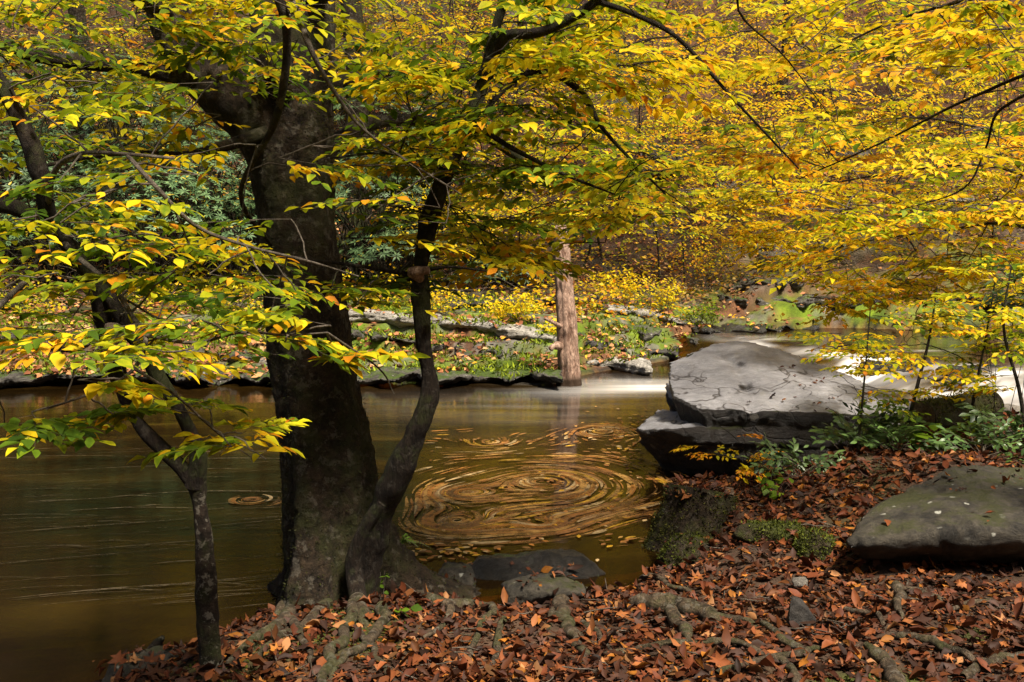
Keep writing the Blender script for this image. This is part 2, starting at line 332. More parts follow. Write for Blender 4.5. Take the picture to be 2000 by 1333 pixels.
# ------------------------------------------------------------------ rocks
def catmull(pts, n):
    pts = np.asarray(pts, float); q = np.vstack([2*pts[0]-pts[1], pts, 2*pts[-1]-pts[-2]]); out = []
    for i in range(len(pts)-1):
        p0, p1, p2, p3 = q[i:i+4]
        for t in np.linspace(0, 1, n, endpoint=False):
            out.append(.5*((2*p1)+(-p0+p2)*t+(2*p0-5*p1+4*p2-p3)*t*t+(-p0+3*p1-3*p2+p3)*t**3))
    out.append(pts[-1]); return np.array(out)
def hull_bm(bm, pts):
    vs = [bm.verts.new(tuple(p)) for p in pts]
    r = bmesh.ops.convex_hull(bm, input=vs)
    bmesh.ops.delete(bm, geom=list({g for g in list(r['geom_interior'])+list(r['geom_unused']) if isinstance(g, bmesh.types.BMVert)}), context='VERTS')
def rock(name, hulls, vox, amp, m, label, cat, group=None, strata=0, seed=0, parent=None, loc=None, fr=2.0, post=None, coll=True, chip=1.0):
    bm = bmesh.new()
    for h in hulls: hull_bm(bm, h)
    bmesh.ops.recalc_face_normals(bm, faces=bm.faces)
    me = bpy.data.meshes.new('t'); bm.to_mesh(me); bm.free()
    o = bpy.data.objects.new('t', me); C.objects.link(o)
    r = o.modifiers.new('r', 'REMESH'); r.mode = 'VOXEL'; r.voxel_size = vox
    s = o.modifiers.new('s', 'SMOOTH'); s.iterations = 1; s.factor = .5
    dg = bpy.context.evaluated_depsgraph_get(); m2 = bpy.data.meshes.new_from_object(o.evaluated_get(dg))
    bpy.data.objects.remove(o); bpy.data.meshes.remove(me)
    n = len(m2.vertices); co = np.empty(n*3, np.float32); m2.vertices.foreach_get('co', co); co = co.reshape(-1, 3)
    no = np.empty(n*3, np.float32); m2.vertices.foreach_get('normal', no); no = no.reshape(-1, 3)
    f = co*fr
    d = amp*2.2*(fbm(f, seed, 5, .6)+.9*-np.abs(fbm(f*1.9, seed+9, 4, .6))+.2)
    q5_ = fbm(co*fr*.9+5, seed+21, 4, .55)*6; fl = np.floor(q5_); fr_ = q5_-fl; d = d+amp*chip*(fl+sst(.8, 1.0, fr_)-q5_*.5)*.55
    if strata:
        zz = co[:, 2]*1.0+.08*fbm(co*1.2, seed+3, 3); s_ = (zz*strata) % 1.0
        hor = np.clip(1-np.abs(no[:, 2])*1.2, 0, 1)
        d = d - hor*amp*1.3*(np.abs(s_-.5) > .38) + hor*amp*1.0*(_h((zz*strata).astype(np.int64), 3, 5, seed)-.5)
    co = co+no*d[:, None]
    if post: co = post(co)
    co = np.asarray(co, np.float64)
    base = co.mean(0) if loc is None else np.array(loc); base[2] = co[:, 2].min()
    m2.vertices.foreach_set('co', (co-base).astype(np.float32).ravel()); m2.update()
    for pq in list(m2.materials): pass
    m2.materials.clear(); m2.name = name
    if coll:
        fs = [tuple(p_.vertices) for p_ in m2.polygons]; COLL.append((BVHTree.FromPolygons(co.tolist(), fs), name))
    o = link(name, m2, m, parent)
    o.location = tuple(base) if parent is None else tuple(base-np.array(parent.location))
    if parent is None: tag(o, label, cat, group)
    return o
def blob(c, rx, ry, rz, n=22, seed=0, flat=.62):
    r = np.random.default_rng(seed); v = r.normal(size=(n, 3)); v /= np.linalg.norm(v, axis=1)[:, None]
    v = np.sign(v)*np.abs(v)**flat; v /= np.maximum(1, np.abs(v).max(1))[:, None]
    return np.array(c)+v*np.array((rx, ry, rz))
# grey boulder: upper slab, lower slab, broken shoulder
big = empty('boulder', (2.6, 9.3, 0.0), 'large flat-topped grey boulder at the water edge, dark overhanging front', 'boulder')
up = lambda u, v: PL(u, v, .64, 8.3, .24)
topo = [(1306, 742), (1306, 705), (1340, 692), (1385, 680), (1440, 671), (1485, 676), (1560, 698), (1640, 728), (1730, 765), (1780, 792), (1765, 806), (1700, 812), (1600, 808), (1540, 800), (1440, 802), (1370, 798), (1315, 768)]
T_ = [up(*q_) for q_ in topo]; cen = np.mean(T_, 0)
B_ = [cen+(t-cen)*np.array((.88, .82, 1))-np.array((0, 0, .30)) for t in T_]
gc = [up(1395, 695), up(1440, 722), up(1458, 760), up(1466, 800)]
def groove(co):
    for a_, b_ in zip(gc[:-1], gc[1:]):
        ab = b_-a_; t = np.clip(((co-a_)@ab)/(ab@ab), 0, 1); dd = np.linalg.norm((co-(a_+t[:, None]*ab))[:, :2], axis=1)
        co[:, 2] -= .03*np.exp(-(dd/.06)**2)*(np.abs(co[:, 2]-(a_+t[:, None]*ab)[:, 2]) < .22)
    xc, yc = up(1450, 715)[:2]; co[:, 2] += .07*np.exp(-((co[:, 0]-xc)/.55)**2-((co[:, 1]-yc)/.7)**2)-.10*np.clip((up(1395, 740)[0]-co[:, 0]), 0, .6)
    # left flank of the groove sits lower, as a broken sheet
    return co
def mk_boulder_mat():
    m, nt, b = mat('boulder_slate'); p = wpos(nt)
    n1 = noise(nt, p, 3, 8, .6, .3); mp = N(nt, 'Mapping'); nt.links.new(p, mp.inputs[0]); mp.inputs['Scale'].default_value = (1, 2.2, 2); mp.inputs['Rotation'].default_value = (0, 0, .5)
    n2_ = noise(nt, mp.outputs[0], 9, 10, .82, .5); n3 = noise(nt, p, 90, 4, .6)
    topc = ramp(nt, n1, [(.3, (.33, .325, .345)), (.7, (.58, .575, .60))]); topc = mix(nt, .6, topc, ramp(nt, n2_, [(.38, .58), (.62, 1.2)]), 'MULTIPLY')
    shade_c = ramp(nt, n2_, [(.35, (.016, .013, .011)), (.7, (.06, .05, .042))])
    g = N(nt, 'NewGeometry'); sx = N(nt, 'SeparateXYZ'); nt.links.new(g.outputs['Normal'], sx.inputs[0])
    f = ramp(nt, math_(nt, 'ADD', sx.outputs[2], math_(nt, 'MULTIPLY', n2_, .3)), [(.84, 0.0), (1.02, 1.0)])  # shade painted by normal: steep faces near-black, upward faces pale
    c = mix(nt, f, shade_c, topc)
    v = N(nt, 'TexVoronoi'); v.inputs['Scale'].default_value = 5; nt.links.new(p, v.inputs['Vector'])
    lf = math_(nt, 'MULTIPLY', ramp(nt, math_(nt, 'ADD', v.outputs[0], math_(nt, 'MULTIPLY', noise(nt, p, 30, 4), .5)), [(.40, 1.0), (.46, 0.0)]), ramp(nt, noise(nt, p, 1.6, 3), [(.55, 0.0), (.6, 1.0)]))
    c = mix(nt, math_(nt, 'MULTIPLY', lf, .55), c, (.50, .48, .42))
    mf = ramp(nt, math_(nt, 'ADD', noise(nt, p, 2.4, 6, .7), math_(nt, 'MULTIPLY', math_(nt, 'ABSOLUTE', math_(nt, 'SUBTRACT', sx.outputs[2], .5)), -.35)), [(.50, 0.0), (.58, 1.0)])
    c = mix(nt, math_(nt, 'MULTIPLY', mf, .8), c, (.045, .052, .012))
    nt.links.new(c, b.inputs['Base Color']); b.inputs['Roughness'].default_value = .42; b.inputs['Specular IOR Level'].default_value = .5
    vc = N(nt, 'TexVoronoi'); vc.feature = 'DISTANCE_TO_EDGE'; vc.inputs['Scale'].default_value = 1.6
    md = N(nt, 'Mapping'); md.inputs['Scale'].default_value = (.6, 1.8, 1)
    wv = N(nt, 'VectorMath'); wv.operation = 'ADD'; nn = N(nt, 'TexNoise'); nn.inputs['Scale'].default_value = 3; nt.links.new(p, nn.inputs['Vector'])
    nt.links.new(p, wv.inputs[0]); nt.links.new(nn.outputs[1], wv.inputs[1]); nt.links.new(wv.outputs[0], md.inputs[0]); nt.links.new(md.outputs[0], vc.inputs['Vector'])
    crack = ramp(nt, vc.outputs[0], [(0.0, 0.0), (.035, 1.0)]); crack = math_(nt, 'MAXIMUM', crack, ramp(nt, noise(nt, p, 1.3, 2), [(.45, 0.0), (.55, 1.0)]))
    c = mix(nt, 1.0, c, mix(nt, crack, (.18, .16, .14), (1, 1, 1)), 'MULTIPLY'); nt.links.new(c, b.inputs['Base Color'])
    h = math_(nt, 'ADD', math_(nt, 'ADD', n2_, math_(nt, 'MULTIPLY', n3, .15)), math_(nt, 'MULTIPLY', crack, .25))
    bump(nt, h, b, 1.0, .07); return m
MB_ = mk_boulder_mat()
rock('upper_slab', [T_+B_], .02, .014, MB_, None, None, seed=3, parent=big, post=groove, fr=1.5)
lo = [P(1243, 836, 8.85), P(1262, 818, 9.1), P(1330, 800, 9.3), P(1460, 800, 9.3), P(1700, 812, 8.6), P(1650, 815, 8.45), P(1460, 815, 8.55), P(1395, 830, 8.5), P(1300, 838, 8.5),
      P(1246, 864, 8.85), P(1290, 892, 8.8), P(1340, 924, 8.8), P(1420, 945, 8.7), P(1560, 950, 8.5), P(1720, 930, 8.4), P(1770, 830, 8.4),
      np.array((1.5, 10.2, .35)), np.array((1.9, 10.4, -.3)), np.array((4.2, 10.6, -.2)), np.array((4.3, 10.2, .4)), np.array((1.6, 9.2, -.3)), np.array((3.5, 8.6, -.1))]
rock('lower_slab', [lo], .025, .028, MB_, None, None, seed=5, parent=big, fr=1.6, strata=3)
sh = [P(1298, 756, 9.6), P(1300, 790, 9.4), P(1345, 800, 9.2), P(1400, 803, 9.1), P(1395, 780, 9.5), P(1330, 760, 9.8), P(1300, 745, 9.9), P(1310, 800, 9.5), np.array((1.6, 9.6, .3)), np.array((2.2, 9.6, .3))]
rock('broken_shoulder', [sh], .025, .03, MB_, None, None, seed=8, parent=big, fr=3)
# big mossy slab, right foreground
sl = [P(1655, 1062, 5.3), P(1690, 1010, 5.75), P(1760, 955, 6.0), P(1850, 913, 6.3), P(1950, 913, 6.35), P(2250, 925, 6.4), P(2300, 1040, 5.2), P(2000, 1030, 5.25), P(1930, 1028, 5.25), P(1850, 1034, 5.25), P(1760, 1050, 5.25),
      P(1690, 1092, 5.5), P(1720, 1098, 5.8), P(1800, 1115, 6.0), P(2000, 1130, 6.05), P(2300, 1150, 6.05), P(1760, 1066, 5.27), P(1850, 1052, 5.27), P(1930, 1048, 5.27), P(2000, 1050, 5.27), P(2300, 1060, 5.22), np.array((3.0, 6.5, .3)), np.array((5, 6.6, .3))]
rock('rock_slab', [sl], .022, .022, M['slab'], 'long lichen-spotted grey-brown slab with shadowed undercut, right foreground', 'rock', seed=12, fr=1.8)
rock('rock', [[P(900, 1118, 6.2), P(935, 1092, 6.2), P(1060, 1082, 6.25), P(1140, 1088, 6.25), P(1180, 1122, 6.2), P(950, 1084, 6.6), P(1120, 1076, 6.7), P(905, 1160, 6.1), P(960, 1180, 5.95), P(1080, 1175, 5.95), P(1165, 1160, 6.1), (.55, 6.8, -.25), (-.25, 6.8, -.25)]], .012, .016, M['wet'], 'long black wet rock at the water edge below the whirling leaves', 'rock', seed=14, fr=4)
rock('rock', [blob(P(885, 1140, 6.0), .15, .13, .12, seed=4)], .012, .015, M['slab'], 'angular mossy stone wedged left of the long black rock', 'rock', 'shore stones', seed=16, fr=5)
rock('rock', [blob(P(1060, 1160, 5.75), .26, .16, .1, seed=6)], .012, .012, M['slab'], 'low mossy rounded rock in front of the long black rock', 'rock', 'shore stones', seed=17, fr=4)
rock('rock', [blob(P(1225, 1095, 6.8), .17, .2, .1, seed=8)], .012, .012, M['wet'], 'smooth dark shore rock with orange leaves beside the mossy stump', 'rock', 'shore stones', seed=18, fr=3)
rock('rock', [blob(P(330, 1320, 4.55), .34, .2, .13, seed=9)], .012, .016, M['slab'], 'pale lichen rock at the foot of the forked sapling', 'rock', 'shore stones', seed=19, fr=4)
rock('mossy_mound', [blob(P(1345, 1090, 6.35), .2, .16, .16, seed=21, n=50, flat=.9)], .015, .02, M['stump'], 'rounded mossy mound in front of the cut stump', 'mossy mound', 'mossy mounds', seed=20, fr=5)
rock('mossy_mound', [blob(P(1590, 1070, 5.75), .12, .14, .12, seed=22, n=50, flat=.9)], .012, .015, M['stump'], 'mossy lump beside the left tip of the long slab', 'mossy mound', 'mossy mounds', seed=22, fr=5)
rock('mossy_mound', [blob(P(1500, 1045, 6.0), .24, .09, .07, seed=23, n=50, flat=.9)], .012, .015, M['stump'], 'low green mossy ridge half buried in leaves left of the slab', 'mossy mound', 'mossy mounds', seed=24, fr=5)
rock('stone', [[P(1543, 1165, 4.6), P(1566, 1168, 4.65), P(1594, 1205, 4.6), P(1598, 1245, 4.6), P(1538, 1248, 4.6), P(1536, 1200, 4.7), P(1590, 1245, 4.75), P(1550, 1168, 4.72)]], .006, .006, M['dark'], 'small upright wedge of dark stone standing in the leaf litter', 'stone', seed=25, fr=8)
rock('stone', [blob(P(1370, 1120, 5.9), .06, .05, .05, seed=26)], .006, .006, M['dark'], 'small grey stone in the litter below the mossy mound', 'stone', 'litter stones', seed=26, fr=8)
rock('stone', [blob(P(1562, 1137, 5.3), .045, .04, .03, seed=27)], .006, .003, M['pebble'], 'smooth oval grey pebble in the litter left of the slab', 'stone', 'litter stones', seed=27, fr=6)
for i, (u, v, Yd, r_, lb) in enumerate([(1895, 808, 9.4, .2, 'pale rounded stone behind the cut log'), (1960, 812, 9.2, .17, 'grey rounded stone at the right edge behind the green plants'), (1845, 795, 9.9, .13, 'small pale stone at the water just beyond the cut log')]):
    rock('stone', [blob(P(u, v, Yd), r_*1.3, r_, r_*.7, n=40, seed=30+i, flat=.8)], .015, .01, M['pebble'], lb, 'stone', 'rounded bank stones', seed=30+i, fr=3)
# rapid rocks
for i, (u, v, rx, ry, rz, lb) in enumerate([(1760, 712, .62, .3, .14, 'long dark wet rock across the top of the rapids'), (1690, 700, .3, .2, .08, 'low dark rock at the left of the rapids'), (1900, 722, .5, .25, .12, 'dark rock splitting the white water at right'), (1850, 660, .5, .3, .1, 'flat dark rock in the pool above the rapids')]):
    c0 = G(u, v, .26); rock('rock', [blob(c0+np.array((0, 0, -.05)), rx, ry, rz, seed=40+i)], .03, .03, M['wet'], lb, 'rock', 'rocks in the rapids', seed=40+i, fr=3, strata=8)
# far bank ledges
def ledge(uv, th, dep, m, label, seed, lift=.06, group='rock ledges along the far bank', cat='rock ledge', over=.0, zt=None):
    hs = []; pts = []
    for (u, v) in uv:
        g = GT(u, v); g[2] += lift
        if zt is not None: g = G(u, v, zt)
        pts.append(g)
    pts = catmull(pts, 6); r = np.random.default_rng(seed); pts[:, 1] += r.normal(size=len(pts))*(.10 if m is M['pale'] else .22); pts[:, 2] += r.normal(size=len(pts))*(.015 if m is M['pale'] else .04)
    for a_, b_ in zip(pts[:-1], pts[1:]):
        h = []
        for p_ in (a_-(b_-a_)*.08, b_+(b_-a_)*.08):
            for dy, dz in ((-.05, -.01), (dep*.5, .03), (dep, .03), (dep, -th*1.5), (.15+over, -th), (-.05, -th*.45)): h.append(p_+np.array((0, dy, dz)))
        hs.append(h)
    return rock('rock_ledge', hs, .035, .04, m, label, cat, group, seed=seed, fr=2.2, strata=11)
L = ledge
L([(600, 628), (760, 640), (900, 655), (1090, 690)], .2, .5, M['pale'], 'long pale lichen-covered ledge sloping down to the dead trunk', 71, .2)
L([(620, 655), (760, 668), (900, 690), (980, 700)], .12, .4, M['ledge'], 'dark-edged layered ledge under the long pale one', 70, .05)
L([(1100, 700), (1190, 708), (1275, 718)], .18, .8, M['pale'], 'pale ledge tapering into the water right of the dead trunk', 72, zt=.13)
L([(560, 735), (720, 735), (900, 733), (1095, 734)], .12, .8, M['ledge'], 'low mossy ledge overhanging the water left of the dead trunk', 73, over=.25, zt=.16)
L([(-150, 742), (60, 736), (260, 732), (420, 735), (570, 738)], .12, .8, M['ledge'], 'leaf-strewn mossy ledge at the waterline behind the forked sapling', 74, over=.25, zt=.16)
L([(250, 700), (380, 698), (480, 702), (600, 705)], .14, .6, M['ledge'], 'bright green mossy step just left of the big trunk', 75, .07)
L([(-150, 680), (60, 672), (240, 680)], .14, .6, M['ledge'], 'mossy step behind the left stem of the sapling', 69, .07)
L([(-150, 612), (60, 605), (250, 615)], .22, .5, M['stump'], 'dark mossy ledge at the left edge of the photo', 76, .1)
L([(1130, 655), (1220, 650), (1320, 664), (1400, 680)], .2, .8, M['ledge'], 'thick green mossy ledge behind the grey boulder', 77, .06)
L([(1180, 612), (1260, 622), (1340, 640)], .12, .5, M['pale'], 'pale streaked ledge above the thick mossy one', 78, .07)
L([(1120, 680), (1220, 690), (1330, 698), (1400, 700)], .12, .6, M['dark'], 'dark wet shelf just left of the boulder top', 68, .05)
L([(1360, 648), (1480, 644), (1600, 640)], .06, .7, M['wet'], 'wet flat dark shelf at the edge of the upper pool', 79, zt=.34)
L([(1400, 590), (1480, 596), (1590, 606)], .25, .7, M['ledge'], 'layered mossy outcrop with dark undercut over the upper pool', 80, .12, over=.3)
L([(1420, 565), (1500, 560), (1580, 568)], .2, .6, M['ledge'], 'upper layer of the mossy outcrop beside the upper pool', 67, .1, over=.2)
L([(1590, 604), (1760, 600), (1900, 600), (2100, 604)], .22, 1.0, M['wet'], 'dark overhanging ledge under the yellow branches at right', 81, .12, over=.35)
L([(1470, 505), (1540, 498), (1610, 505)], .4, .6, M['pebble'], 'bare grey rock outcrop on the slope above the pool', 82, .25)
L([(880, 600), (1050, 596), (1180, 590)], .2, .6, M['dark'], 'dark shaded ledge behind the yellow shrub', 83, .1)
for i, (u, v, Yd, r_, lb) in enumerate([(1440, 235, 25, .55, 'grey boulder high on the slope among orange leaves'), (1660, 210, 27, .6, 'brown boulder near the top right of the slope'), (1310, 190, 27.5, .7, 'mossy boulder on the slope right of centre top'), (1850, 330, 24, .5, 'grey boulder showing through bare twigs at right'), (1530, 520, 21.6, .45, 'pale square block at the foot of the grey outcrop')]):
    c0 = P(u, v, Yd); zz = gz(c0[0], c0[1])
    rock('rock', [blob((c0[0], c0[1], zz), r_*1.3, r_, r_*.8, seed=90+i)], .06, .06, M['pebble'] if i != 2 else M['ledge'], lb, 'rock', 'boulders on the hillside', seed=90+i, fr=1.5)
# ------------------------------------------------------------------ tubes
def tube(acc, pts, rad, sides=10, m=0, rough=0, seed=0, lobes=None, cap=True):
    pts = np.asarray(pts, float); n = len(pts); rad = np.broadcast_to(rad, n).astype(float)
    T = np.gradient(pts, axis=0); T /= np.linalg.norm(T, axis=1)[:, None]+1e-9
    ref = np.array((0, 0, 1.)) if abs(T[0][2]) < .8 else np.array((1., 0, 0))
    U = np.empty_like(T); u = np.cross(ref, T[0]); u /= np.linalg.norm(u)
    for i in range(n):
        u = u-T[i]*(u@T[i]); u /= np.linalg.norm(u)+1e-9; U[i] = u
    V = np.cross(T, U); ang = np.linspace(0, 2*np.pi, sides, endpoint=False)
    rr = rad[:, None]*np.ones(sides)
    if lobes is not None: rr = rr*lobes(np.linspace(0, 1, n)[:, None], ang[None, :])
    ring = pts[:, None]+(U[:, None]*np.cos(ang)[None, :, None]+V[:, None]*np.sin(ang)[None, :, None])*rr[..., None]
    if rough:
        nn = fbm(ring.reshape(-1, 3)*3.5, seed, 4).reshape(n, sides); nn2 = fbm(ring.reshape(-1, 3)*14, seed+5, 3).reshape(n, sides)
        nn3 = fbm(ring.reshape(-1, 3)*45, seed+8, 2).reshape(n, sides) if sides >= 40 else 0
        ring += (ring-pts[:, None])*((nn*1.0+nn2*.45+nn3*.22)*rough)[..., None]
    idx = np.arange(n*sides).reshape(n, sides); nx_ = np.roll(idx, -1, 1)
    f = np.stack([idx[:-1], nx_[:-1], nx_[1:], idx[1:]], -1).reshape(-1, 4)
    v = ring.reshape(-1, 3); acc.add(v, f, m=m)
    if cap: acc.add(np.vstack([ring[-1], pts[-1:]+T[-1]*rad[-1]*.4]), np.array([(i, (i+1) % sides, sides) for i in range(sides)]), m=m)
def batch_tubes(acc, Pn, Rn, sides=3, m=0):
    """Pn (N,k,3) polylines, Rn (N,k)"""
    if len(Pn) == 0: return
    d = Pn[:, -1]-Pn[:, 0]; d /= np.linalg.norm(d, axis=1)[:, None]+1e-9
    ref = np.where((np.abs(d[:, 2]) < .8)[:, None], np.array((0, 0, 1.)), np.array((1., 0, 0)))
    U = np.cross(ref, d); U /= np.linalg.norm(U, axis=1)[:, None]+1e-9; V = np.cross(d, U)
    ang = np.linspace(0, 2*np.pi, sides, endpoint=False)
    ring = Pn[:, :, None]+(U[:, None, None]*np.cos(ang)[None, None, :, None]+V[:, None, None]*np.sin(ang)[None, None, :, None])*Rn[:, :, None, None]
    Nn, k = Pn.shape[:2]; idx = np.arange(Nn*k*sides).reshape(Nn, k, sides); nx_ = np.roll(idx, -1, 2)
    acc.add(ring.reshape(-1, 3), np.stack([idx[:, :-1], nx_[:, :-1], nx_[:, 1:], idx[:, 1:]], -1).reshape(-1, 4), m=m)
# ------------------------------------------------------------------ leaves
ST = np.array([0, .22, .42, .6, .78, 1.0])
SCOL = np.array([(.042, .090, .008), (.13, .215, .010), (.52, .50, .012), (.88, .60, .014), (.80, .30, .014), (.24, .065, .014)])
def stage_col(s):
    s = np.clip(s, 0, 1); return np.stack([np.interp(s, ST, SCOL[:, k]) for k in range(3)], -1)
TH = np.array([(0, 0, 0), (.22, -.62, 1), (.22, 0, 0), (.22, .62, 1), (.52, -1, 1), (.52, 0, 0), (.52, 1, 1), (.8, -.55, 1), (.8, 0, 0), (.8, .55, 1), (1, 0, 0)])
FH = ([(0, 1, 2), (0, 2, 3), (7, 10, 8), (8, 10, 9)], [(1, 4, 5, 2), (2, 5, 6, 3), (4, 7, 8, 5), (5, 8, 9, 6)])
TL = np.array([(0, 0, 0), (.42, -1, 1), (1, 0, 0), (.42, 1, 1)]); FL = ([(0, 1, 2), (0, 2, 3)], None)
TB = [(.35, 0, 0)]+[((.35+.65*(1 if k % 2 == 0 else .42)*math.cos(t)*(.8 if abs(t) > 1.8 else 1)), (1 if k % 2 == 0 else .42)*math.sin(t), .9) for k, t in [(k, -2.6+5.2*k/12) for k in range(13)]]+[(0, 0, 0)]
TB = np.array(TB); FB = ([(0, k+1, k+2) for k in range(12)]+[(0, 13, 14), (0, 14, 1)], None)
def leaves(acc, pos, dr, nr, ln, wd, colr, hi=True, curl=.15, fold=.25, m=1, r=rng, wave=.0, edge=None):
    """colr: (N,3) centre colour, edge: (N,3) margin colour"""
    n = len(pos)
    if n == 0: return
    T, (f3, f4) = (TB, FB) if hi == 'lobe' else (TH, FH) if hi else (TL, FL)
    dr = dr/(np.linalg.norm(dr, axis=1)[:, None]+1e-9); sd_ = np.cross(nr, dr); sd_ /= np.linalg.norm(sd_, axis=1)[:, None]+1e-9; nr = np.cross(dr, sd_)
    cu = np.broadcast_to(curl, n)*(.3+1.4*r.random(n)); fo_ = np.broadcast_to(fold, n)*(.2+1.6*r.random(n))
    x = T[None, :, 0]*ln[:, None]; y = T[None, :, 1]*wd[:, None]*.5
    z = -cu[:, None]*ln[:, None]*T[None, :, 0]**2+fo_[:, None]*wd[:, None]*.5*np.abs(T[None, :, 1])
    if wave: z = z+wave*ln[:, None]*r.normal(size=(n, len(T)))*(T[None, :, 0] > 0)
    v = pos[:, None]+x[..., None]*dr[:, None]+y[..., None]*sd_[:, None]+z[..., None]*nr[:, None]
    if edge is None: c = np.repeat(colr[:, None], len(T), 1)
    else:
        e = np.clip(T[None, :, 2]*.55+T[None, :, 0]**2*.45+.35*r.normal(size=(n, len(T))), 0, 1)[..., None]
        c = colr[:, None]*(1-e)+edge[:, None]*e
    c = c*(.85+.3*r.random((n, 1, 1))); K = len(T); base = (np.arange(n)*K)[:, None, None]
    v = v.reshape(-1, 3); c = c.reshape(-1, 3)
    acc.add(v, (base+np.array(f3)[None]).reshape(-1, 3), c, m)
    if f4: acc.f.append(((base+np.array(f4)[None]).reshape(-1, 4)+acc.n-len(v), m))
# spray templates (local: x forward, y side, z up; unit length)
def mk_spray(r, nside=5, sp_=.045, droop=.12):
    tw = []; L = []
    def axis(o, az, ln, lev):
        k = 5; s = np.linspace(0, 1, k); d = np.array((math.cos(az), math.sin(az), r.normal()*.05))
        bend = r.normal()*.12; pr = np.array((-math.sin(az), math.cos(az), 0))
        pts = o+d*ln*s[:, None]+pr*(bend*ln*s**2)[:, None]+np.array((0, 0, -droop*ln))*(s**2)[:, None]+r.normal(size=(k, 3))*.008*(s[:, None] > 0)
        tw.append((pts, np.linspace(.010 if lev == 0 else .006, .0025, k))); return pts, az
    def along(pts, az, s0):
        ln = np.linalg.norm(np.diff(pts, axis=0), axis=1).sum(); n = max(2, int(ln*(1-s0)/sp_)); sg = 1 if r.random() < .5 else -1
        for j in range(n+1):
            s = s0+(1-s0)*j/n; q_ = s*(len(pts)-1); i = min(int(q_), len(pts)-2); p_ = pts[i]+(pts[i+1]-pts[i])*(q_-i); sg = -sg
            a_ = az+sg*R(48+r.normal()*12) if j < n else az+r.normal()*.15
            if r.random() < .14: continue
            L.append((p_, (math.cos(a_), math.sin(a_), r.normal()*.14-.06), (r.normal()*.18, r.normal()*.18, 1), .75+.5*r.random()))
    p0, a0 = axis(np.zeros(3), 0, 1.0, 0); along(p0, a0, .25); sg = 1
    for j in range(nside):
        s = .08+.75*j/nside+r.random()*.06; q_ = s*4; i = int(q_); p_ = p0[i]+(p0[i+1]-p0[i])*(q_-i); sg = -sg
        az = sg*R(42+r.normal()*10); ps, aa = axis(p_, az, (.62*(1-s)+.16)*(.7+.5*r.random()), 1); along(ps, aa, .12)
    lp = np.array([l[0] for l in L]); ld = np.array([l[1] for l in L]); lnn = np.array([l[2] for l in L]); ls = np.array([l[3] for l in L])
    return lp, ld, lnn, ls, np.array([t[0] for t in tw]), np.array([t[1] for t in tw])
SPR = [mk_spray(np.random.default_rng(100+i)) for i in range(14)]
SPR_S = [mk_spray(np.random.default_rng(150+i), 3, .085) for i in range(10)]
def frame(d, upv):
    d = d/np.linalg.norm(d); s = np.cross(upv, d); s /= np.linalg.norm(s)+1e-9; return np.stack([d, s, np.cross(d, s)], 1)
def sprays(acc, pl, leaf=.085, wid=.5, hi=True, tm=0, lm=1, curl=.18, drop=0.0, tmpl=None, tw=1.0):
    """pl: list of (origin, direction, up, length, stage)"""
    tmpl = tmpl or SPR
    LP, LD, LN, LS, SG, TP, TR = [], [], [], [], [], [], []
    for (o, d, upv, ln, sgm) in pl:
        lp, ld, lnn, ls, tp, trd = tmpl[random.randrange(len(tmpl))]; Rm = frame(np.asarray(d, float), np.asarray(upv, float))
        k = rng.random(len(lp)) >= drop
        LP.append(o+(lp[k]*ln)@Rm.T); LD.append(ld[k]@Rm.T+np.array((0, 0, -.06))); LN.append(lnn[k]@Rm.T+rng.normal(size=(k.sum(), 3))*.12); LS.append(ls[k])
        SG.append(sgm+rng.normal(size=k.sum())*.09); TP.append(o+(tp*ln)@Rm.T); TR.append(trd*tw*min(1.0, ln)*.5)
    LP, LD, LN, LS, SG = map(np.concatenate, (LP, LD, LN, LS, SG)); TP = np.concatenate(TP); TR = np.concatenate(TR)
    batch_tubes(acc, TP, TR, 3, tm)
    out = rng.random(len(SG)) < .13; SG = np.where(out & (SG < .42), SG+.4, SG)
    ln = leaf*LS; leaves(acc, LP, LD, LN, ln, ln*wid*(.85+.3*rng.random(len(ln))), stage_col(SG), hi, curl, .3, lm, edge=stage_col(SG+.06+.16*rng.random(len(SG))**2), wave=.02 if hi else 0)
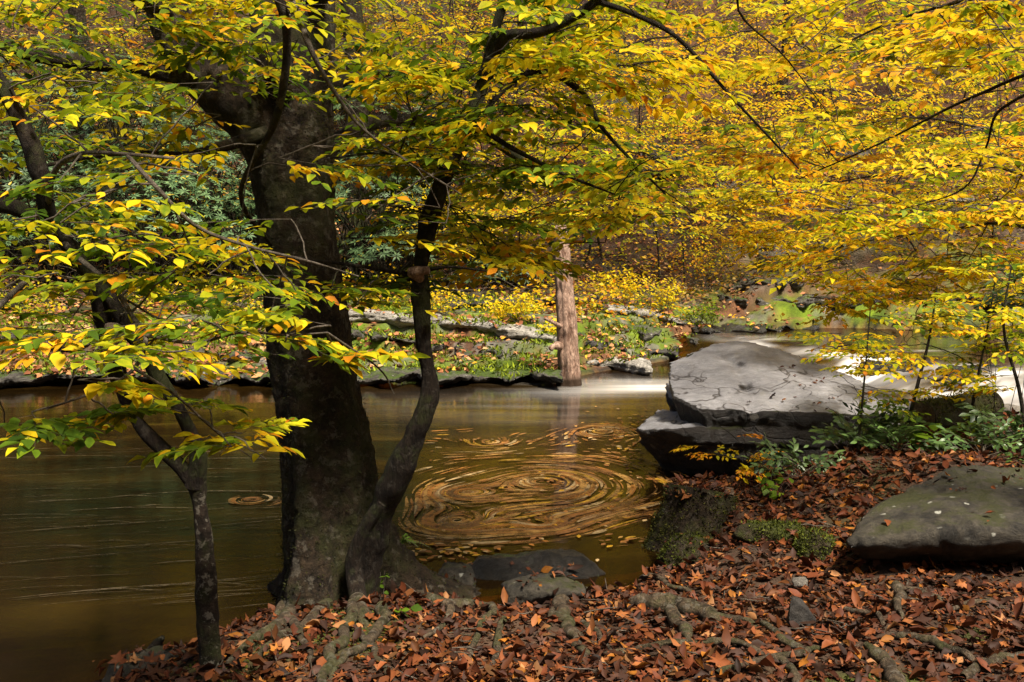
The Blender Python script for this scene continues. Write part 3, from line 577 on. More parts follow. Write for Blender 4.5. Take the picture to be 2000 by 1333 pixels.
class Tree:
    def __init__(s, name, base, label, cat='tree', group=None, bark='bark', leafm='leaf'):
        s.root = empty(name, base, label, cat, group); s.nodes = []; s.rad = []; s.bark = bark; s.crown = Acc(); s.leafm = leafm
    def addnodes(s, pts, rad):
        for p_, r_ in zip(pts, np.broadcast_to(rad, len(pts))): s.nodes.append(p_); s.rad.append(r_)
    def limb(s, pts, rad, name='branch', sides=10, rough=.25, seed=0, n=6, m=None, lobes=None, label=None, nodes=True):
        pts = catmull(pts, n); rd = np.interp(np.linspace(0, 1, len(pts)), np.linspace(0, 1, len(rad)), rad)
        a_ = Acc(); tube(a_, pts, rd, sides, rough=rough, seed=seed, lobes=lobes); o = a_.build(name, M[m or s.bark], s.root)
        if label: o['label'] = label
        if nodes: s.addnodes(pts, rd)
        return o
    def grow(s, targets, leaf=.085, ln=(.5, .9), stage=(.2, .12), hi=True, upk=.3, drop=.05, tw=1.0, minr=.0035, tmpl=None, sides=4, outk=.6, tilt=.12, near_=None):
        nd = np.array(s.nodes); rd = np.array(s.rad)
        if near_ is not None:
            k = near_(nd); nd = nd[k]; rd = rd[k]
        T = np.array(targets); dist = np.array([np.min(np.linalg.norm(nd-t, axis=1)) for t in T]); pl = []
        for i in np.argsort(dist):
            t = T[i]; L = random.uniform(*ln); dd = np.linalg.norm(nd-t, axis=1); j = int(np.argmin(dd + (rd < .004)*.25)); o = nd[j]; v = t-o
            hd = np.array((v[0], v[1], 0))+rng.normal(size=3)*np.array((outk, outk, 0)); hd /= np.linalg.norm(hd)+1e-6
            st_ = t-hd*L*.45
            if np.linalg.norm(st_-o) < .05: st_ = o+hd*.05
            D = np.linalg.norm(st_-o); k = 7; q_ = np.linspace(0, 1, k)[:, None]
            mid = np.array((0, 0, upk*D*.5)); side = np.cross(st_-o, (0, 0, 1)); side = side/(np.linalg.norm(side)+1e-6)*rng.normal()*.12*D
            pts = o*(1-q_)+st_*q_+(mid*random.uniform(-.2, 1)+side)*(4*q_*(1-q_))*.5+rng.normal(size=(k, 3))*.018*D*np.sin(np.pi*q_)
            r0 = min(rd[j]*.6, minr+.0045*D); rr = np.linspace(max(r0, minr), minr*.85, k)
            batch_tubes(s.crown, pts[None], rr[None], sides, 0)
            nd = np.vstack([nd, pts[1:]]); rd = np.concatenate([rd, rr[1:]])
            d = hd+np.array((0, 0, random.uniform(-.22, .18))); upv = np.array((rng.normal()*tilt, rng.normal()*tilt, 1))
            sg = stage(t) if callable(stage) else random.gauss(*stage)
            pl.append((st_, d, upv, L, sg))
        sprays(s.crown, pl, leaf, .52, hi, drop=drop, tw=tw, tmpl=tmpl)
    def done(s, name='crown'): return s.crown.build(name, [M['twig'] if s.bark != 'bark2' else M['bark3'], M[s.leafm]], s.root)
def cell(n, u0, v0, u1, v1, y0, y1):
    o = []
    for i in range(n): o.append(P(random.uniform(u0, u1), random.uniform(v0, v1), random.uniform(y0, y1)))
    return o
# ------------------------------------------------------------------ the big beech
bb = P(655, 1165, 5.55); bb[2] = .05
T1 = Tree('beech_tree', bb, 'massive dark forked beech trunk with flared mossy base on the near bank, left of centre')
def lob(t, a_):
    k = np.exp(-t*7); return 1+k*(1.7*np.maximum(0, np.cos(3*a_+.6))**2+.5*np.maximum(0, np.cos(5*a_+2.1))**3)+.06*np.cos(2*a_+t*5)+.05*np.cos(5*a_+t*3)*(1-k)
trk = [P(665, 1215, 5.6), P(655, 1120, 5.6), P(640, 980, 5.6), P(630, 850, 5.65), P(610, 700, 5.7), P(588, 520, 5.75), P(575, 380, 5.8), P(568, 290, 5.85), P(572, 200, 5.9)]
px = 5.65/1944
T1.limb(trk, [108*px, 94*px, 84*px, 80*px, 75*px, 71*px, 75*px, 84*px, 78*px], 'trunk', 150, .13, 1, 40, lobes=lob)
T1.limb([P(565, 330, 5.85), P(580, 220, 5.9), P(596, 80, 5.95), P(602, -80, 6.0), P(610, -500, 6.2), P(640, -1100, 6.6), P(660, -1700, 6.8)], [60*px, 72*px, 60*px, 52*px, 45*px, 30*px, 16*px], 'trunk', 40, .09, 2, 10)
T1.limb([P(560, 400, 5.8), P(520, 270, 5.75), P(450, 190, 5.7), P(370, 110, 5.7), P(325, 20, 5.7), P(300, -120, 5.7), P(230, -600, 5.8), P(150, -1200, 6)], [40*px, 58*px, 55*px, 48*px, 40*px, 36*px, 26*px, 14*px], 'trunk', 36, .12, 3, 9)
T1.limb([P(540, 160, 5.6), P(528, 60, 5.65), P(520, -60, 5.7), P(500, -500, 6)], [34*px, 36*px, 34*px, 25*px], 'trunk', 28, .1, 4, 8)
T1.limb([P(610, 190, 5.9), P(700, 152, 5.9), P(800, 145, 5.9), P(880, 132, 5.8), P(960, 150, 5.6)], [.05, .045, .032, .026, .018], seed=5)
T1.limb([P(600, 330, 5.8), P(700, 250, 6.2), P(800, 235, 6.6), P(930, 260, 6.9), P(1020, 312, 7.1)], [.05, .05, .042, .036, .03], seed=6)
T1.limb([P(420, 170, 5.7), P(250, 130, 5.6), P(100, 115, 5.3), P(-80, 70, 5.0)], [.05, .045, .035, .02], seed=7)
T1.limb([P(520, 260, 5.6), P(380, 300, 5.2), P(220, 300, 4.9), P(60, 330, 4.6)], [.04, .02, .014, .007], seed=8)
T1.limb([P(600, 20, 5.9), P(720, -120, 5.4), P(900, -160, 5.0), P(1100, -140, 4.6)], [.06, .05, .035, .02], seed=9)
T1.limb([P(320, 20, 5.6), P(180, -60, 5.0), P(40, -90, 4.4)], [.06, .045, .02], seed=10)
T1.limb([P(530, 480, 5.6), P(470, 380, 5.0), P(540, 230, 4.6), P(560, 60, 4.4), P(520, -60, 4.3)], [.01, .012, .016, .02, .022], seed=11)
T1.limb([P(540, -100, 4.4), P(600, 80, 4.3), P(660, 190, 4.4), P(730, 270, 4.5), P(900, 380, 4.7)], [.02, .014, .010, .007, .004], 'branch', 6, .2, 12, m='twig')
for i, (uv) in enumerate([[(600, 140), (640, 200), (770, 205)], [(700, -600), (1100, -900), (1700, -1000)], [(640, -1000), (300, -1300), (-200, -1400)], [(600, -500), (300, -700), (-300, -800)]][1:]):
    T1.limb([P(*uv[0], 6.2), P(*uv[1], 5.4), P(*uv[2], 4.6)], [.08, .06, .03], seed=20+i)
r1 = []
r1 += cell(36, -60, 40, 420, 300, 4.4, 6.4) + cell(18, 330, -20, 560, 200, 4.6, 5.4) + cell(26, 640, 20, 900, 330, 5.0, 7.0) + cell(14, 560, 200, 880, 460, 4.4, 5.3) + cell(8, 330, 200, 560, 560, 4.3, 5.3)
r1 += cell(16, -50, -60, 1000, 40, 4.0, 6.5)
T1.grow(r1, .066, (.4, .75), lambda t: random.gauss(.23 + .08*(t[0] > -.2), .13), drop=.26)
r2 = cell(105, -500, -1900, 1900, -300, 3.5, 7.5)      # unseen crown above the frame, added and thickened to shade the left
T1.grow(r2, .10, (.8, 1.3), (.3, .1), hi=False, tmpl=SPR_S)
T1.done()
# roots of the beech
def groundpath(uvs, lift, zest=.3):
    o = []
    for (u, v) in uvs:
        z = zest
        for k in range(6): p_ = G(u, v, z); z = .5*z+.5*gz(p_[0], p_[1])
        p_ = G(u, v, z); o.append(np.array((p_[0], p_[1], gz(p_[0], p_[1])+lift)))
    return o
def gnarl(gp, seed):
    r = np.random.default_rng(seed); c = catmull(gp, 3); L_ = np.linalg.norm(c[-1]-c[0]); c[1:-1, :2] += r.normal(size=(len(c)-2, 2))*.009*min(1.5, L_+.3)
    for p_ in c: p_[2] = gz(p_[0], p_[1])+.016+r.normal()*.004
    c[-1, 2] -= .03; return c
def rnoise(r_, seed): 
    k = np.arange(len(r_))*.35; return r_*(1+.35*fbm(np.stack([k, k*0+seed, k*0], -1), seed, 3))
ROOTL = []
def root(tr, uvs, rad, lift=.0, sides=14, rough=.22, seed=0, n=8):
    gp = groundpath(uvs, lift+.02); gp = gnarl(gp, seed); rad = [r_*.7 for r_ in rad]; c_ = catmull(gp, 6); ROOTL.extend([(p_[0], p_[1], r_) for p_, r_ in zip(c_, np.interp(np.linspace(0, 1, len(c_)), np.linspace(0, 1, len(rad)), rad))]); tr.limb(gp, rad, 'root', sides, rough, seed, n, m='root', nodes=False)
root(T1, [(600, 1150), (560, 1200), (520, 1240), (470, 1275), (440, 1310)], [.06, .055, .045, .03, .015], .0, seed=31)
root(T1, [(640, 1180), (590, 1230), (540, 1250), (500, 1300)], [.05, .035, .025, .015], .0, seed=32)
root(T1, [(690, 1185), (680, 1230), (650, 1280), (635, 1335), (620, 1400)], [.05, .038, .036, .03, .025], .01, seed=33)
root(T1, [(745, 1190), (740, 1225), (705, 1270), (670, 1290), (640, 1330)], [.045, .036, .03, .025, .015], .012, seed=34)
root(T1, [(770, 1130), (830, 1165), (880, 1185), (940, 1180), (975, 1205)], [.08, .055, .05, .048, .025], .02, seed=35)
root(T1, [(960, 1200), (930, 1240), (915, 1290), (860, 1330)], [.02, .024, .022, .016], .012, seed=36)
root(T1, [(1100, 1150), (1098, 1195), (1115, 1235), (1138, 1272), (1140, 1300)], [.06, .058, .048, .036, .02], .035, seed=37)
root(T1, [(1150, 1150), (1110, 1155), (1085, 1175), (1070, 1230)], [.04, .045, .035, .02], .025, seed=38)
root(T1, [(1140, 1155), (1220, 1125), (1290, 1135), (1360, 1165)], [.03, .03, .028, .018], .02, seed=39)
root(T1, [(985, 1215), (975, 1260), (960, 1320)], [.026, .03, .012], .012, seed=40)
root(T1, [(1135, 1215), (1180, 1250), (1210, 1300)], [.03, .02, .01], .0, seed=41)
root(T1, [(700, 1240), (740, 1290), (760, 1330)], [.03, .02, .01], .0, seed=42)
root(T1, [(560, 1205), (600, 1260), (610, 1310)], [.04, .025, .01], .0, seed=43)
root(T1, [(880, 1185), (860, 1230), (800, 1260)], [.035, .02, .01], .0, seed=44)
root(T1, [(690, 1140), (700, 1180), (720, 1230)], [.09, .055, .03], .03, seed=45)
root(T1, [(620, 1130), (575, 1170), (540, 1200)], [.10, .06, .035], .03, seed=46)
root(T1, [(760, 1090), (800, 1120), (840, 1150)], [.10, .06, .04], .03, seed=47)
XR = [([(1230, 1180), (1290, 1185), (1350, 1195), (1430, 1215), (1480, 1225)], [.03, .055, .05, .035, .015], 'thick knotted mossy root right of the beech roots'),
      ([(1310, 1200), (1340, 1235), (1345, 1270)], [.045, .035, .015], 'short root elbow dropping from the knotted root'),
      ([(1180, 1290), (1240, 1275), (1320, 1268), (1420, 1262), (1500, 1300)], [.02, .022, .02, .016, .01], 'thin root running level below the knotted root'),
      ([(1490, 1225), (1530, 1260), (1570, 1280)], [.014, .022, .018], 'grey root slanting down below the upright stone'),
      ([(1400, 1325), (1480, 1305), (1560, 1282), (1610, 1270)], [.014, .017, .016, .01], 'slim dark root rising to the right below the upright stone'),
      ([(1690, 1270), (1715, 1290), (1740, 1325), (1760, 1370)], [.016, .032, .036, .034], 'fat bare root at the bottom right of centre'),
      ([(1740, 1245), (1800, 1258), (1860, 1280), (1910, 1300)], [.012, .02, .022, .016], 'long grey root slanting towards the bottom right corner'),
      ([(1880, 1335), (1920, 1310), (1975, 1290), (2040, 1290)], [.02, .022, .02, .02], 'root curving through moss in the bottom right corner'),
      ([(1750, 1150), (1760, 1170), (1752, 1190), (1765, 1215)], [.028, .03, .022, .015], 'pale twisted root knuckle under the slab'),
      ([(1765, 1160), (1800, 1165), (1840, 1180)], [.014, .018, .014], 'short pale root running right from the root knuckle'),
      ([(1650, 1200), (1700, 1210), (1730, 1228)], [.014, .018, .012], 'short dark root right of the upright stone'),
      ([(1850, 1200), (1900, 1188), (1960, 1185)], [.010, .016, .012], 'thin dark root in the litter below the slab'),
      ([(1500, 1290), (1540, 1310), (1560, 1345)], [.012, .02, .02], 'small bare root end at the bottom edge right of centre')]
for i, (uv, rd, lb) in enumerate(XR):
    pts = catmull(gnarl(groundpath(uv, .0), 50+i), 5); r_ = rnoise(np.interp(np.linspace(0, 1, len(pts)), np.linspace(0, 1, len(rd)), rd)*1.0, i); pts[:, 2] += .006; ROOTL.extend([(p_[0], p_[1], q_) for p_, q_ in zip(pts, r_)])
    a_ = Acc(); tube(a_, pts, r_, 12, rough=.28, seed=50+i); o = a_.build('exposed_root', M['root']); tag(o, lb, 'root', 'exposed roots on the near bank')
# ------------------------------------------------------------------ slender leaning tree beside the beech
sb = P(735, 1130, 5.3); T2 = Tree('leaning_tree', sb, 'slender dark crooked tree leaning right from the foot of the big beech', bark='bark2')
q5 = 5.2/1944
T2.limb([P(700, 1180, 5.35), P(722, 1080, 5.3), P(752, 985, 5.2), P(790, 900, 5.1), P(825, 820, 5.05), P(843, 755, 5.05), P(830, 690, 5.05), P(822, 600, 5.05), P(822, 520, 5.05), P(838, 430, 5.1), P(868, 340, 5.1), P(908, 260, 5.15), P(940, 170, 5.2), P(962, 80, 5.2), P(985, -10, 5.2), P(1010, -200, 5.2), P(1030, -600, 5.3)],
        [32*q5, 30*q5, 22*q5, 22*q5, 16*q5, 19*q5, 14*q5, 19*q5, 14*q5, 18*q5, 14*q5, 16*q5, 12*q5, 13*q5, 10*q5, 9*q5, 5*q5], 'trunk', 24, .55, 61, 7)
T2.limb([P(700, 1170, 5.2), P(690, 1100, 5.25), P(715, 1030, 5.2), P(750, 980, 5.15)], [.05, .045, .04, .04], 'trunk', 14, .25, 62)
T2.limb([P(945, 150, 5.2), P(985, 75, 5.1), P(1040, 66, 5.0), P(1090, 50, 4.95), P(1165, 2, 4.9), P(1220, -60, 4.9)], [.03, .026, .024, .022, .02, .014], seed=63)
T2.limb([P(1165, 2, 4.9), P(1230, 25, 4.8), P(1300, 58, 4.7), P(1350, 100, 4.7), P(1420, 180, 4.7), P(1560, 330, 4.8)], [.016, .014, .012, .010, .008, .004], seed=64, sides=7)
T2.limb([P(900, 280, 5.15), P(990, 170, 5.3), P(1060, 140, 5.4), P(1140, 185, 5.5), P(1172, 245, 5.5), P(1230, 310, 5.5), P(1300, 380, 5.5)], [.012, .018, .018, .016, .012, .009, .005], seed=65, sides=8)
T2.limb([P(905, 262, 5.15), P(940, 255, 5.0), P(1000, 290, 4.9), P(1100, 340, 4.8), P(1200, 380, 4.7)], [.02, .018, .014, .009, .004], seed=66, sides=8)
T2.limb([P(820, 540, 5.05), P(700, 520, 4.8), P(560, 500, 4.6), P(440, 470, 4.4)], [.014, .010, .007, .005], seed=67, sides=6)
T2.limb([P(822, 530, 5.05), P(880, 522, 4.9), P(950, 530, 4.7)], [.012, .007, .004], seed=68, sides=6)
T2.limb([P(870, 330, 5.1), P(760, 300, 4.8), P(640, 310, 4.4)], [.014, .009, .005], seed=69, sides=6)
T2.limb([P(822, 545, 5.02), P(806, 532, 4.97), P(838, 528, 4.97)], [.024, .026, .018], 'broken_stub', 8, .3, 70, m='snag')
t = cell(32, 720, 120, 1250, 330, 4.6, 6.0)+cell(34, 860, 300, 1330, 500, 5.0, 7.0)+cell(26, 950, -40, 1350, 150, 4.5, 6.0)+cell(5, 640, 460, 800, 600, 4.5, 5.2)+cell(5, 850, 460, 1060, 560, 5.5, 6.8)+cell(9, 990, 390, 1220, 480, 6, 8)
T2.grow(t, .074, (.4, .72), lambda t_: random.gauss(.27+.10*np.clip(t_[0], -.3, 1), .13), drop=.08)
T2.done()
# ------------------------------------------------------------------ forked sapling at the left
fb = P(405, 1325, 4.3); T3 = Tree('forked_sapling', fb, 'thin lichen-spotted sapling forking low, standing at the near left water edge', bark='bark3')
q4 = 4.3/1944
T3.limb([P(418, 1345, 4.3), P(412, 1290, 4.3), P(405, 1180, 4.3), P(398, 1060, 4.3), P(388, 980, 4.3), P(380, 935, 4.3)], [34*q4, 25*q4, 20*q4, 19*q4, 18*q4, 22*q4], 'trunk', 26, .42, 71, 9)
T3.limb([P(385, 950, 4.3), P(345, 905, 4.3), P(305, 865, 4.3), P(265, 820, 4.3), P(240, 765, 4.3), P(225, 710, 4.25), P(212, 650, 4.2), P(190, 580, 4.1), P(150, 500, 4.0), P(100, 430, 3.9), P(78, 340, 3.8), P(50, 260, 3.8), P(10, 180, 3.8), P(-60, 60, 3.8), P(-120, -200, 3.8)],
        [18*q4, 16*q4, 15*q4, 14*q4, 16*q4, 17*q4, 22*q4, 15*q4, 14*q4, 14*q4, 15*q4, 14*q4, 13*q4, 11*q4, 7*q4], 'branch', 18, .5, 72, 7, m='bark2')
T3.limb([P(383, 950, 4.3), P(388, 885, 4.28), P(370, 840, 4.25), P(345, 790, 4.2), P(312, 740, 4.2), P(280, 680, 4.15), P(250, 640, 4.15), P(200, 560, 4.1), P(130, 470, 4.2), P(40, 410, 4.3), P(-60, 400, 4.3)],
        [18*q4, 15*q4, 14*q4, 13*q4, 14*q4, 14*q4, 13*q4, 13*q4, 12*q4, 14*q4, 10*q4], 'branch', 18, .5, 73, 7, m='bark2')
a_ = Acc(); tube(a_, catmull([P(215, 690, 4.15), P(222, 665, 4.12), P(226, 640, 4.1)], 6), .05, 14, rough=.35, seed=77); o = a_.build('burl', M['cut'], T3.root); o['label'] = 'rusty brown knob on the left stem'
T3.limb([P(92, 400, 3.85), P(110, 330, 3.7), P(160, 300, 3.6), P(250, 302, 3.5), P(340, 310, 3.5)], [.014, .011, .009, .007, .005], seed=74, sides=7, m='twig')
T3.limb([P(250, 305, 3.5), P(300, 360, 3.4), P(380, 440, 3.5), P(480, 480, 3.6), P(600, 510, 3.8), P(700, 540, 4)], [.008, .008, .007, .006, .005, .003], seed=75, sides=6, m='twig')
T3.limb([P(120, 470, 4), P(160, 510, 3.7), P(220, 560, 3.5), P(260, 620, 3.4), P(285, 660, 3.35), P(262, 720, 3.3), P(200, 760, 3.3), P(90, 800, 3.3)], [.012, .011, .010, .009, .009, .007, .006, .003], seed=76, sides=7, m='twig')
T3.limb([P(285, 655, 3.35), P(380, 670, 3.3), P(470, 650, 3.2), P(560, 655, 3.2), P(640, 650, 3.2)], [.008, .007, .005, .004, .003], seed=78, sides=6, m='twig')
T3.limb([P(60, 540, 3.9), P(-20, 620, 3.6), P(-60, 700, 3.5)], [.012, .010, .006], seed=79, sides=6, m='twig')
T3.limb([P(262, 720, 3.3), P(340, 770, 3.4), P(430, 850, 3.6), P(500, 900, 3.7)], [.006, .005, .004, .002], seed=80, sides=6, m='twig')
T3.limb([P(640, 650, 3.2), P(740, 720, 3.3), P(770, 770, 3.3)], [.004, .003, .002], seed=81, sides=6, m='twig')
t = cell(18, -60, 330, 300, 600, 3.2, 4.6)+cell(13, 220, 420, 560, 620, 3.4, 4.6)+cell(8, -40, 600, 320, 700, 3.0, 3.9)+cell(5, 300, 610, 560, 680, 3.0, 3.8)+cell(7, -60, 150, 300, 380, 3.3, 4.4)
T3.grow(t, .062, (.3, .55), lambda t_: random.gauss(.22, .14), drop=.32)
t = cell(6, 60, 740, 380, 830, 3.1, 3.8)+cell(3, 380, 830, 500, 880, 3.4, 3.8)+[P(600, 660, 3.2), P(560, 640, 3.1), P(700, 700, 3.3)]
T3.grow(t, .072, (.26, .42), lambda t_: random.gauss(.24, .10), drop=.2)
T3.done()
# ------------------------------------------------------------------ overhanging beech on the right bank (trunk just outside the photo)
rb = np.array((3.9, 4.4, .45)); T4 = Tree('beech_tree', rb, 'yellow-green beech boughs reaching in from the right edge across the upper photo')
T4.limb([rb, rb+(.1, 0, 2), rb+(-.05, .1, 4), rb+(.1, .2, 7.5)], [.22, .18, .15, .08], 'trunk', 24, .1, 91)
T4.limb([rb+(0, .05, 3.2), P(2150, -60, 4.8), P(1930, -10, 5.2), P(1750, 40, 5.6), P(1600, 110, 5.9)], [0.0250, 0.0150, 0.0100, 0.0070, 0.0040], seed=92)
T4.limb([rb+(0, .05, 2.6), P(2120, 120, 5.0), P(1900, 190, 5.6), P(1720, 280, 6.1), P(1560, 350, 6.5)], [0.0250, 0.0130, 0.0090, 0.0060, 0.0030], seed=93)
T4.limb([rb+(0, .05, 2.0), P(2120, 180, 5.6), P(1960, 210, 6.0), P(1925, 290, 6.2), P(1880, 370, 6.3), P(1760, 410, 6.7)], [0.0200, 0.0110, 0.0090, 0.0070, 0.0050, 0.0025], seed=94)
T4.limb([rb+(0, .05, 4.0), P(1900, -300, 4.6), P(1600, -150, 4.6), P(1440, 0, 4.7), P(1540, 120, 5.0), P(1660, 280, 5.4)], [0.0200, 0.0150, 0.0100, 0.0060, 0.0040, 0.0020], seed=95)
t = cell(42, 1330, -20, 2050, 150, 4.8, 7.2)+cell(34, 1380, 120, 2050, 330, 5.2, 8)
T4.grow(t, .075, (.4, .75), lambda t_: random.gauss(.40, .12), drop=.30, near_=None)
T4.done()
# second, denser yellow tree further along the right bank
yb = np.array((5.7, 8.9, .6)); T5 = Tree('yellow_tree', yb, 'dense golden yellow tree fanning in layers from the right bank over the river')
T5.limb([yb, yb+(-.1, .1, 1.2), yb+(-.2, .2, 2.6), yb+(-.1, .3, 4.2)], [.11, .09, .07, .03], 'trunk', 16, .12, 101)
T5.limb([yb+(-.1, .1, 1.3), P(1980, 440, 9.2), P(1850, 450, 9.7), P(1700, 470, 10.2), P(1580, 500, 10.8)], [0.0200, 0.0150, 0.0110, 0.0075, 0.0040], seed=102)
T5.limb([yb+(-.1, .1, 1.7), P(1960, 330, 9.4), P(1800, 330, 10), P(1620, 360, 10.6), P(1450, 400, 11)], [0.0200, 0.0150, 0.0110, 0.0075, 0.0040], seed=103)
T5.limb([yb+(-.1, .1, 2.2), P(1960, 260, 9.2), P(1780, 230, 9.6), P(1600, 260, 10)], [0.0200, 0.0125, 0.0100, 0.0050], seed=104)
t = cell(80, 1480, 230, 2060, 430, 8.4, 11)+cell(62, 1560, 400, 2060, 560, 8.6, 11)+cell(24, 1380, 330, 1600, 480, 9.6, 11.8)+cell(16, 1620, 540, 2050, 620, 9, 10.8)
T5.grow(t, .092, (.55, 1.0), lambda t_: random.gauss(.45, .09), hi=False, drop=.12, minr=.006, tmpl=None)
T5.done()
# saplings rising from the right bank undergrowth
def sapling(name, pts, r0, targets, stage, leaf, ln, label, bark='bark2', seed=0, hi=True, group=None, drop=.15, tmpl=None, minr=.0025, cat='sapling'):
    t_ = Tree(name, pts[0], label, cat, group, bark=bark); t_.limb(pts, [r0, r0*.8, r0*.55, r0*.3], 'trunk', 8, .15, seed, 6)
    t_.grow(targets, leaf, ln, stage, hi, drop=drop, minr=minr, tmpl=tmpl); t_.done(); return t_
sapling('sapling', [P(1664, 985, 7.5), P(1678, 850, 7.5), P(1690, 720, 7.6), P(1700, 600, 7.7)], .014, cell(9, 1600, 640, 1790, 720, 7.2, 8.2), (.33, .1), .06, (.35, .6), 'thin sapling crossing the right end of the grey boulder', seed=111, group='saplings on the right bank')
sapling('sapling', [P(1770, 840, 7.9), P(1795, 740, 7.9), P(1815, 660, 8.0), P(1830, 560, 8.0)], .018, cell(13, 1700, 600, 1900, 730, 7.2, 8.8)+cell(5, 1680, 730, 1880, 800, 7.4, 8.2), (.40, .12), .06, (.35, .6), 'dark-stemmed sapling rising behind the cut log', seed=112, group='saplings on the right bank')
sapling('sapling', [P(1890, 850, 7.6), P(1905, 760, 7.7), P(1925, 660, 7.8), P(1945, 540, 7.9)], .016, cell(15, 1820, 560, 2040, 700, 7.2, 8.8)+cell(4, 1850, 700, 2010, 790, 7.2, 8), (.38, .12), .06, (.35, .6), 'yellow-green sapling between the log and the right edge', seed=113, group='saplings on the right bank')
sapling('sapling', [P(2010, 880, 7.0), P(1990, 760, 7.1), P(1960, 640, 7.2), P(1975, 520, 7.3)], .018, cell(17, 1880, 480, 2060, 690, 6.8, 8.0), (.30, .12), .06, (.35, .6), 'darker green sapling at the right edge of the photo', seed=114, group='saplings on the right bank')
sapling('maple_seedling', [P(1480, 960, 7.6), P(1462, 900, 7.5), P(1440, 860, 7.4), P(1400, 828, 7.3)], .006, cell(6, 1330, 820, 1500, 900, 7.2, 7.6)+cell(2, 1420, 900, 1480, 930, 7.2, 7.5), (.62, .08), .042, (.16, .28), 'wispy orange-leaved seedling in front of the dark boulder face', seed=115, drop=.45)
# ------------------------------------------------------------------ dead trunk standing in the water
sg = G(1113, 752); sn = empty('dead_trunk', sg, 'bare pinkish weathered dead trunk standing at the far waterline', 'dead tree')
qs = sg[1]/1944
a_ = Acc(); tube(a_, catmull([P(1114, 765, sg[1]), P(1111, 720, sg[1]), P(1108, 660, sg[1]), P(1105, 600, sg[1]+.02), P(1101, 540, sg[1]+.05), P(1097, 490, sg[1]+.1), P(1095, 460, sg[1]+.1), P(1094, 440, sg[1]+.12)], 12), np.interp(np.linspace(0, 1, 85), np.linspace(0, 1, 8), np.array([25, 20, 19, 18, 17, 15, 14, 10])*qs), 32, rough=.2, seed=121, lobes=lambda t, a: 1+.07*np.cos(7*a+t*2)+.05*np.cos(11*a+t*5)); a_.build('trunk', M['snag'], sn)
a_ = Acc(); tube(a_, catmull([P(1100, 676, sg[1]-.05), P(1082, 676, sg[1]-.15), P(1074, 684, sg[1]-.2)], 6), [.10]+[.05]*5+[.03]*6+[.01], 10, rough=.5, seed=122); a_.build('broken_stub', M['snag'], sn)
a_ = Acc(); tube(a_, catmull([P(1100, 640, sg[1]-.05), P(1080, 630, sg[1]-.2), P(1064, 622, sg[1]-.25)], 6), [.045]+[.03]*5+[.02]*6+[.012], 8, rough=.3, seed=123); a_.build('broken_stub', M['snag'], sn)
# ------------------------------------------------------------------ mossy stump, small snag, cut log
stp = P(1345, 1110, 6.75); stp[2] = -.05
s_ = empty('tree_stump', stp, 'cut stump thick with green moss between the boulder and the leaf bank', 'stump')
pts = catmull([P(1335, 1135, 6.75), P(1345, 1080, 6.8), P(1360, 1010, 6.85), P(1368, 957, 6.9)], 14); a_ = Acc()
tube(a_, pts, np.interp(np.linspace(0, 1, len(pts)), [0, .3, .7, 1], [.37, .29, .245, .235]), 60, rough=.16, seed=131, cap=False, lobes=lambda t, a: 1+.25*np.exp(-t*3)*np.cos(4*a)); a_.build('trunk', M['stump'], s_)
a_ = Acc(); c0 = pts[-1]; c0_st = c0.copy(); an = np.linspace(0, 2*np.pi, 40, endpoint=False); rg = np.stack([c0[0]+.235*np.cos(an), c0[1]+.235*np.sin(an), c0[2]+.012*np.sin(3*an)], -1)
a_.add(np.vstack([rg, [c0+(0, 0, .02)]]), [(i, (i+1) % 40, 40) for i in range(40)]); a_.build('cut_face', M['cut'], s_)
COLL.append((BVHTree.FromPolygons((np.vstack([rg, [c0+(0, 0, .02)]])).tolist(), [(i, (i+1) % 40, 40) for i in range(40)]), 'stump_top'))
a_ = Acc(); tube(a_, catmull([P(285, 1325, 4.75), P(296, 1290, 4.75), P(306, 1262, 4.75), P(318, 1245, 4.72)], 8), np.interp(np.linspace(0, 1, 25), [0, .5, 1], [.055, .045, .012]), 16, rough=.4, seed=133); o = a_.build('snag', M['bark3']); tag(o, 'small broken snag sticking up behind the pale rock at bottom left', 'snag')
lg = P(1800, 815, 8.1); l_ = empty('cut_log', lg, 'mossy sawn log with its pale cut end facing the camera beside the boulder', 'log')
d_ = np.array((.86, .5, .02)); a_ = Acc(); pts = np.array([lg+d_*k for k in np.linspace(0, .9, 14)]); tube(a_, pts, .135, 26, rough=.08, seed=134, cap=False); a_.build('bark', M['stump'], l_)
u_ = np.cross(d_, (0, 0, 1)); u_ /= np.linalg.norm(u_); v_ = np.cross(u_, d_); v_ /= np.linalg.norm(v_)
rg = np.array([lg-d_*.003+(u_*math.cos(t)+v_*math.sin(t))*.132 for t in np.linspace(0, 2*np.pi, 26, endpoint=False)]); a_ = Acc(); a_.add(np.vstack([rg, [lg-d_*.01]]), [(i, (i+1) % 26, 26) for i in range(26)]); a_.build('cut_face', M['cut'], l_)
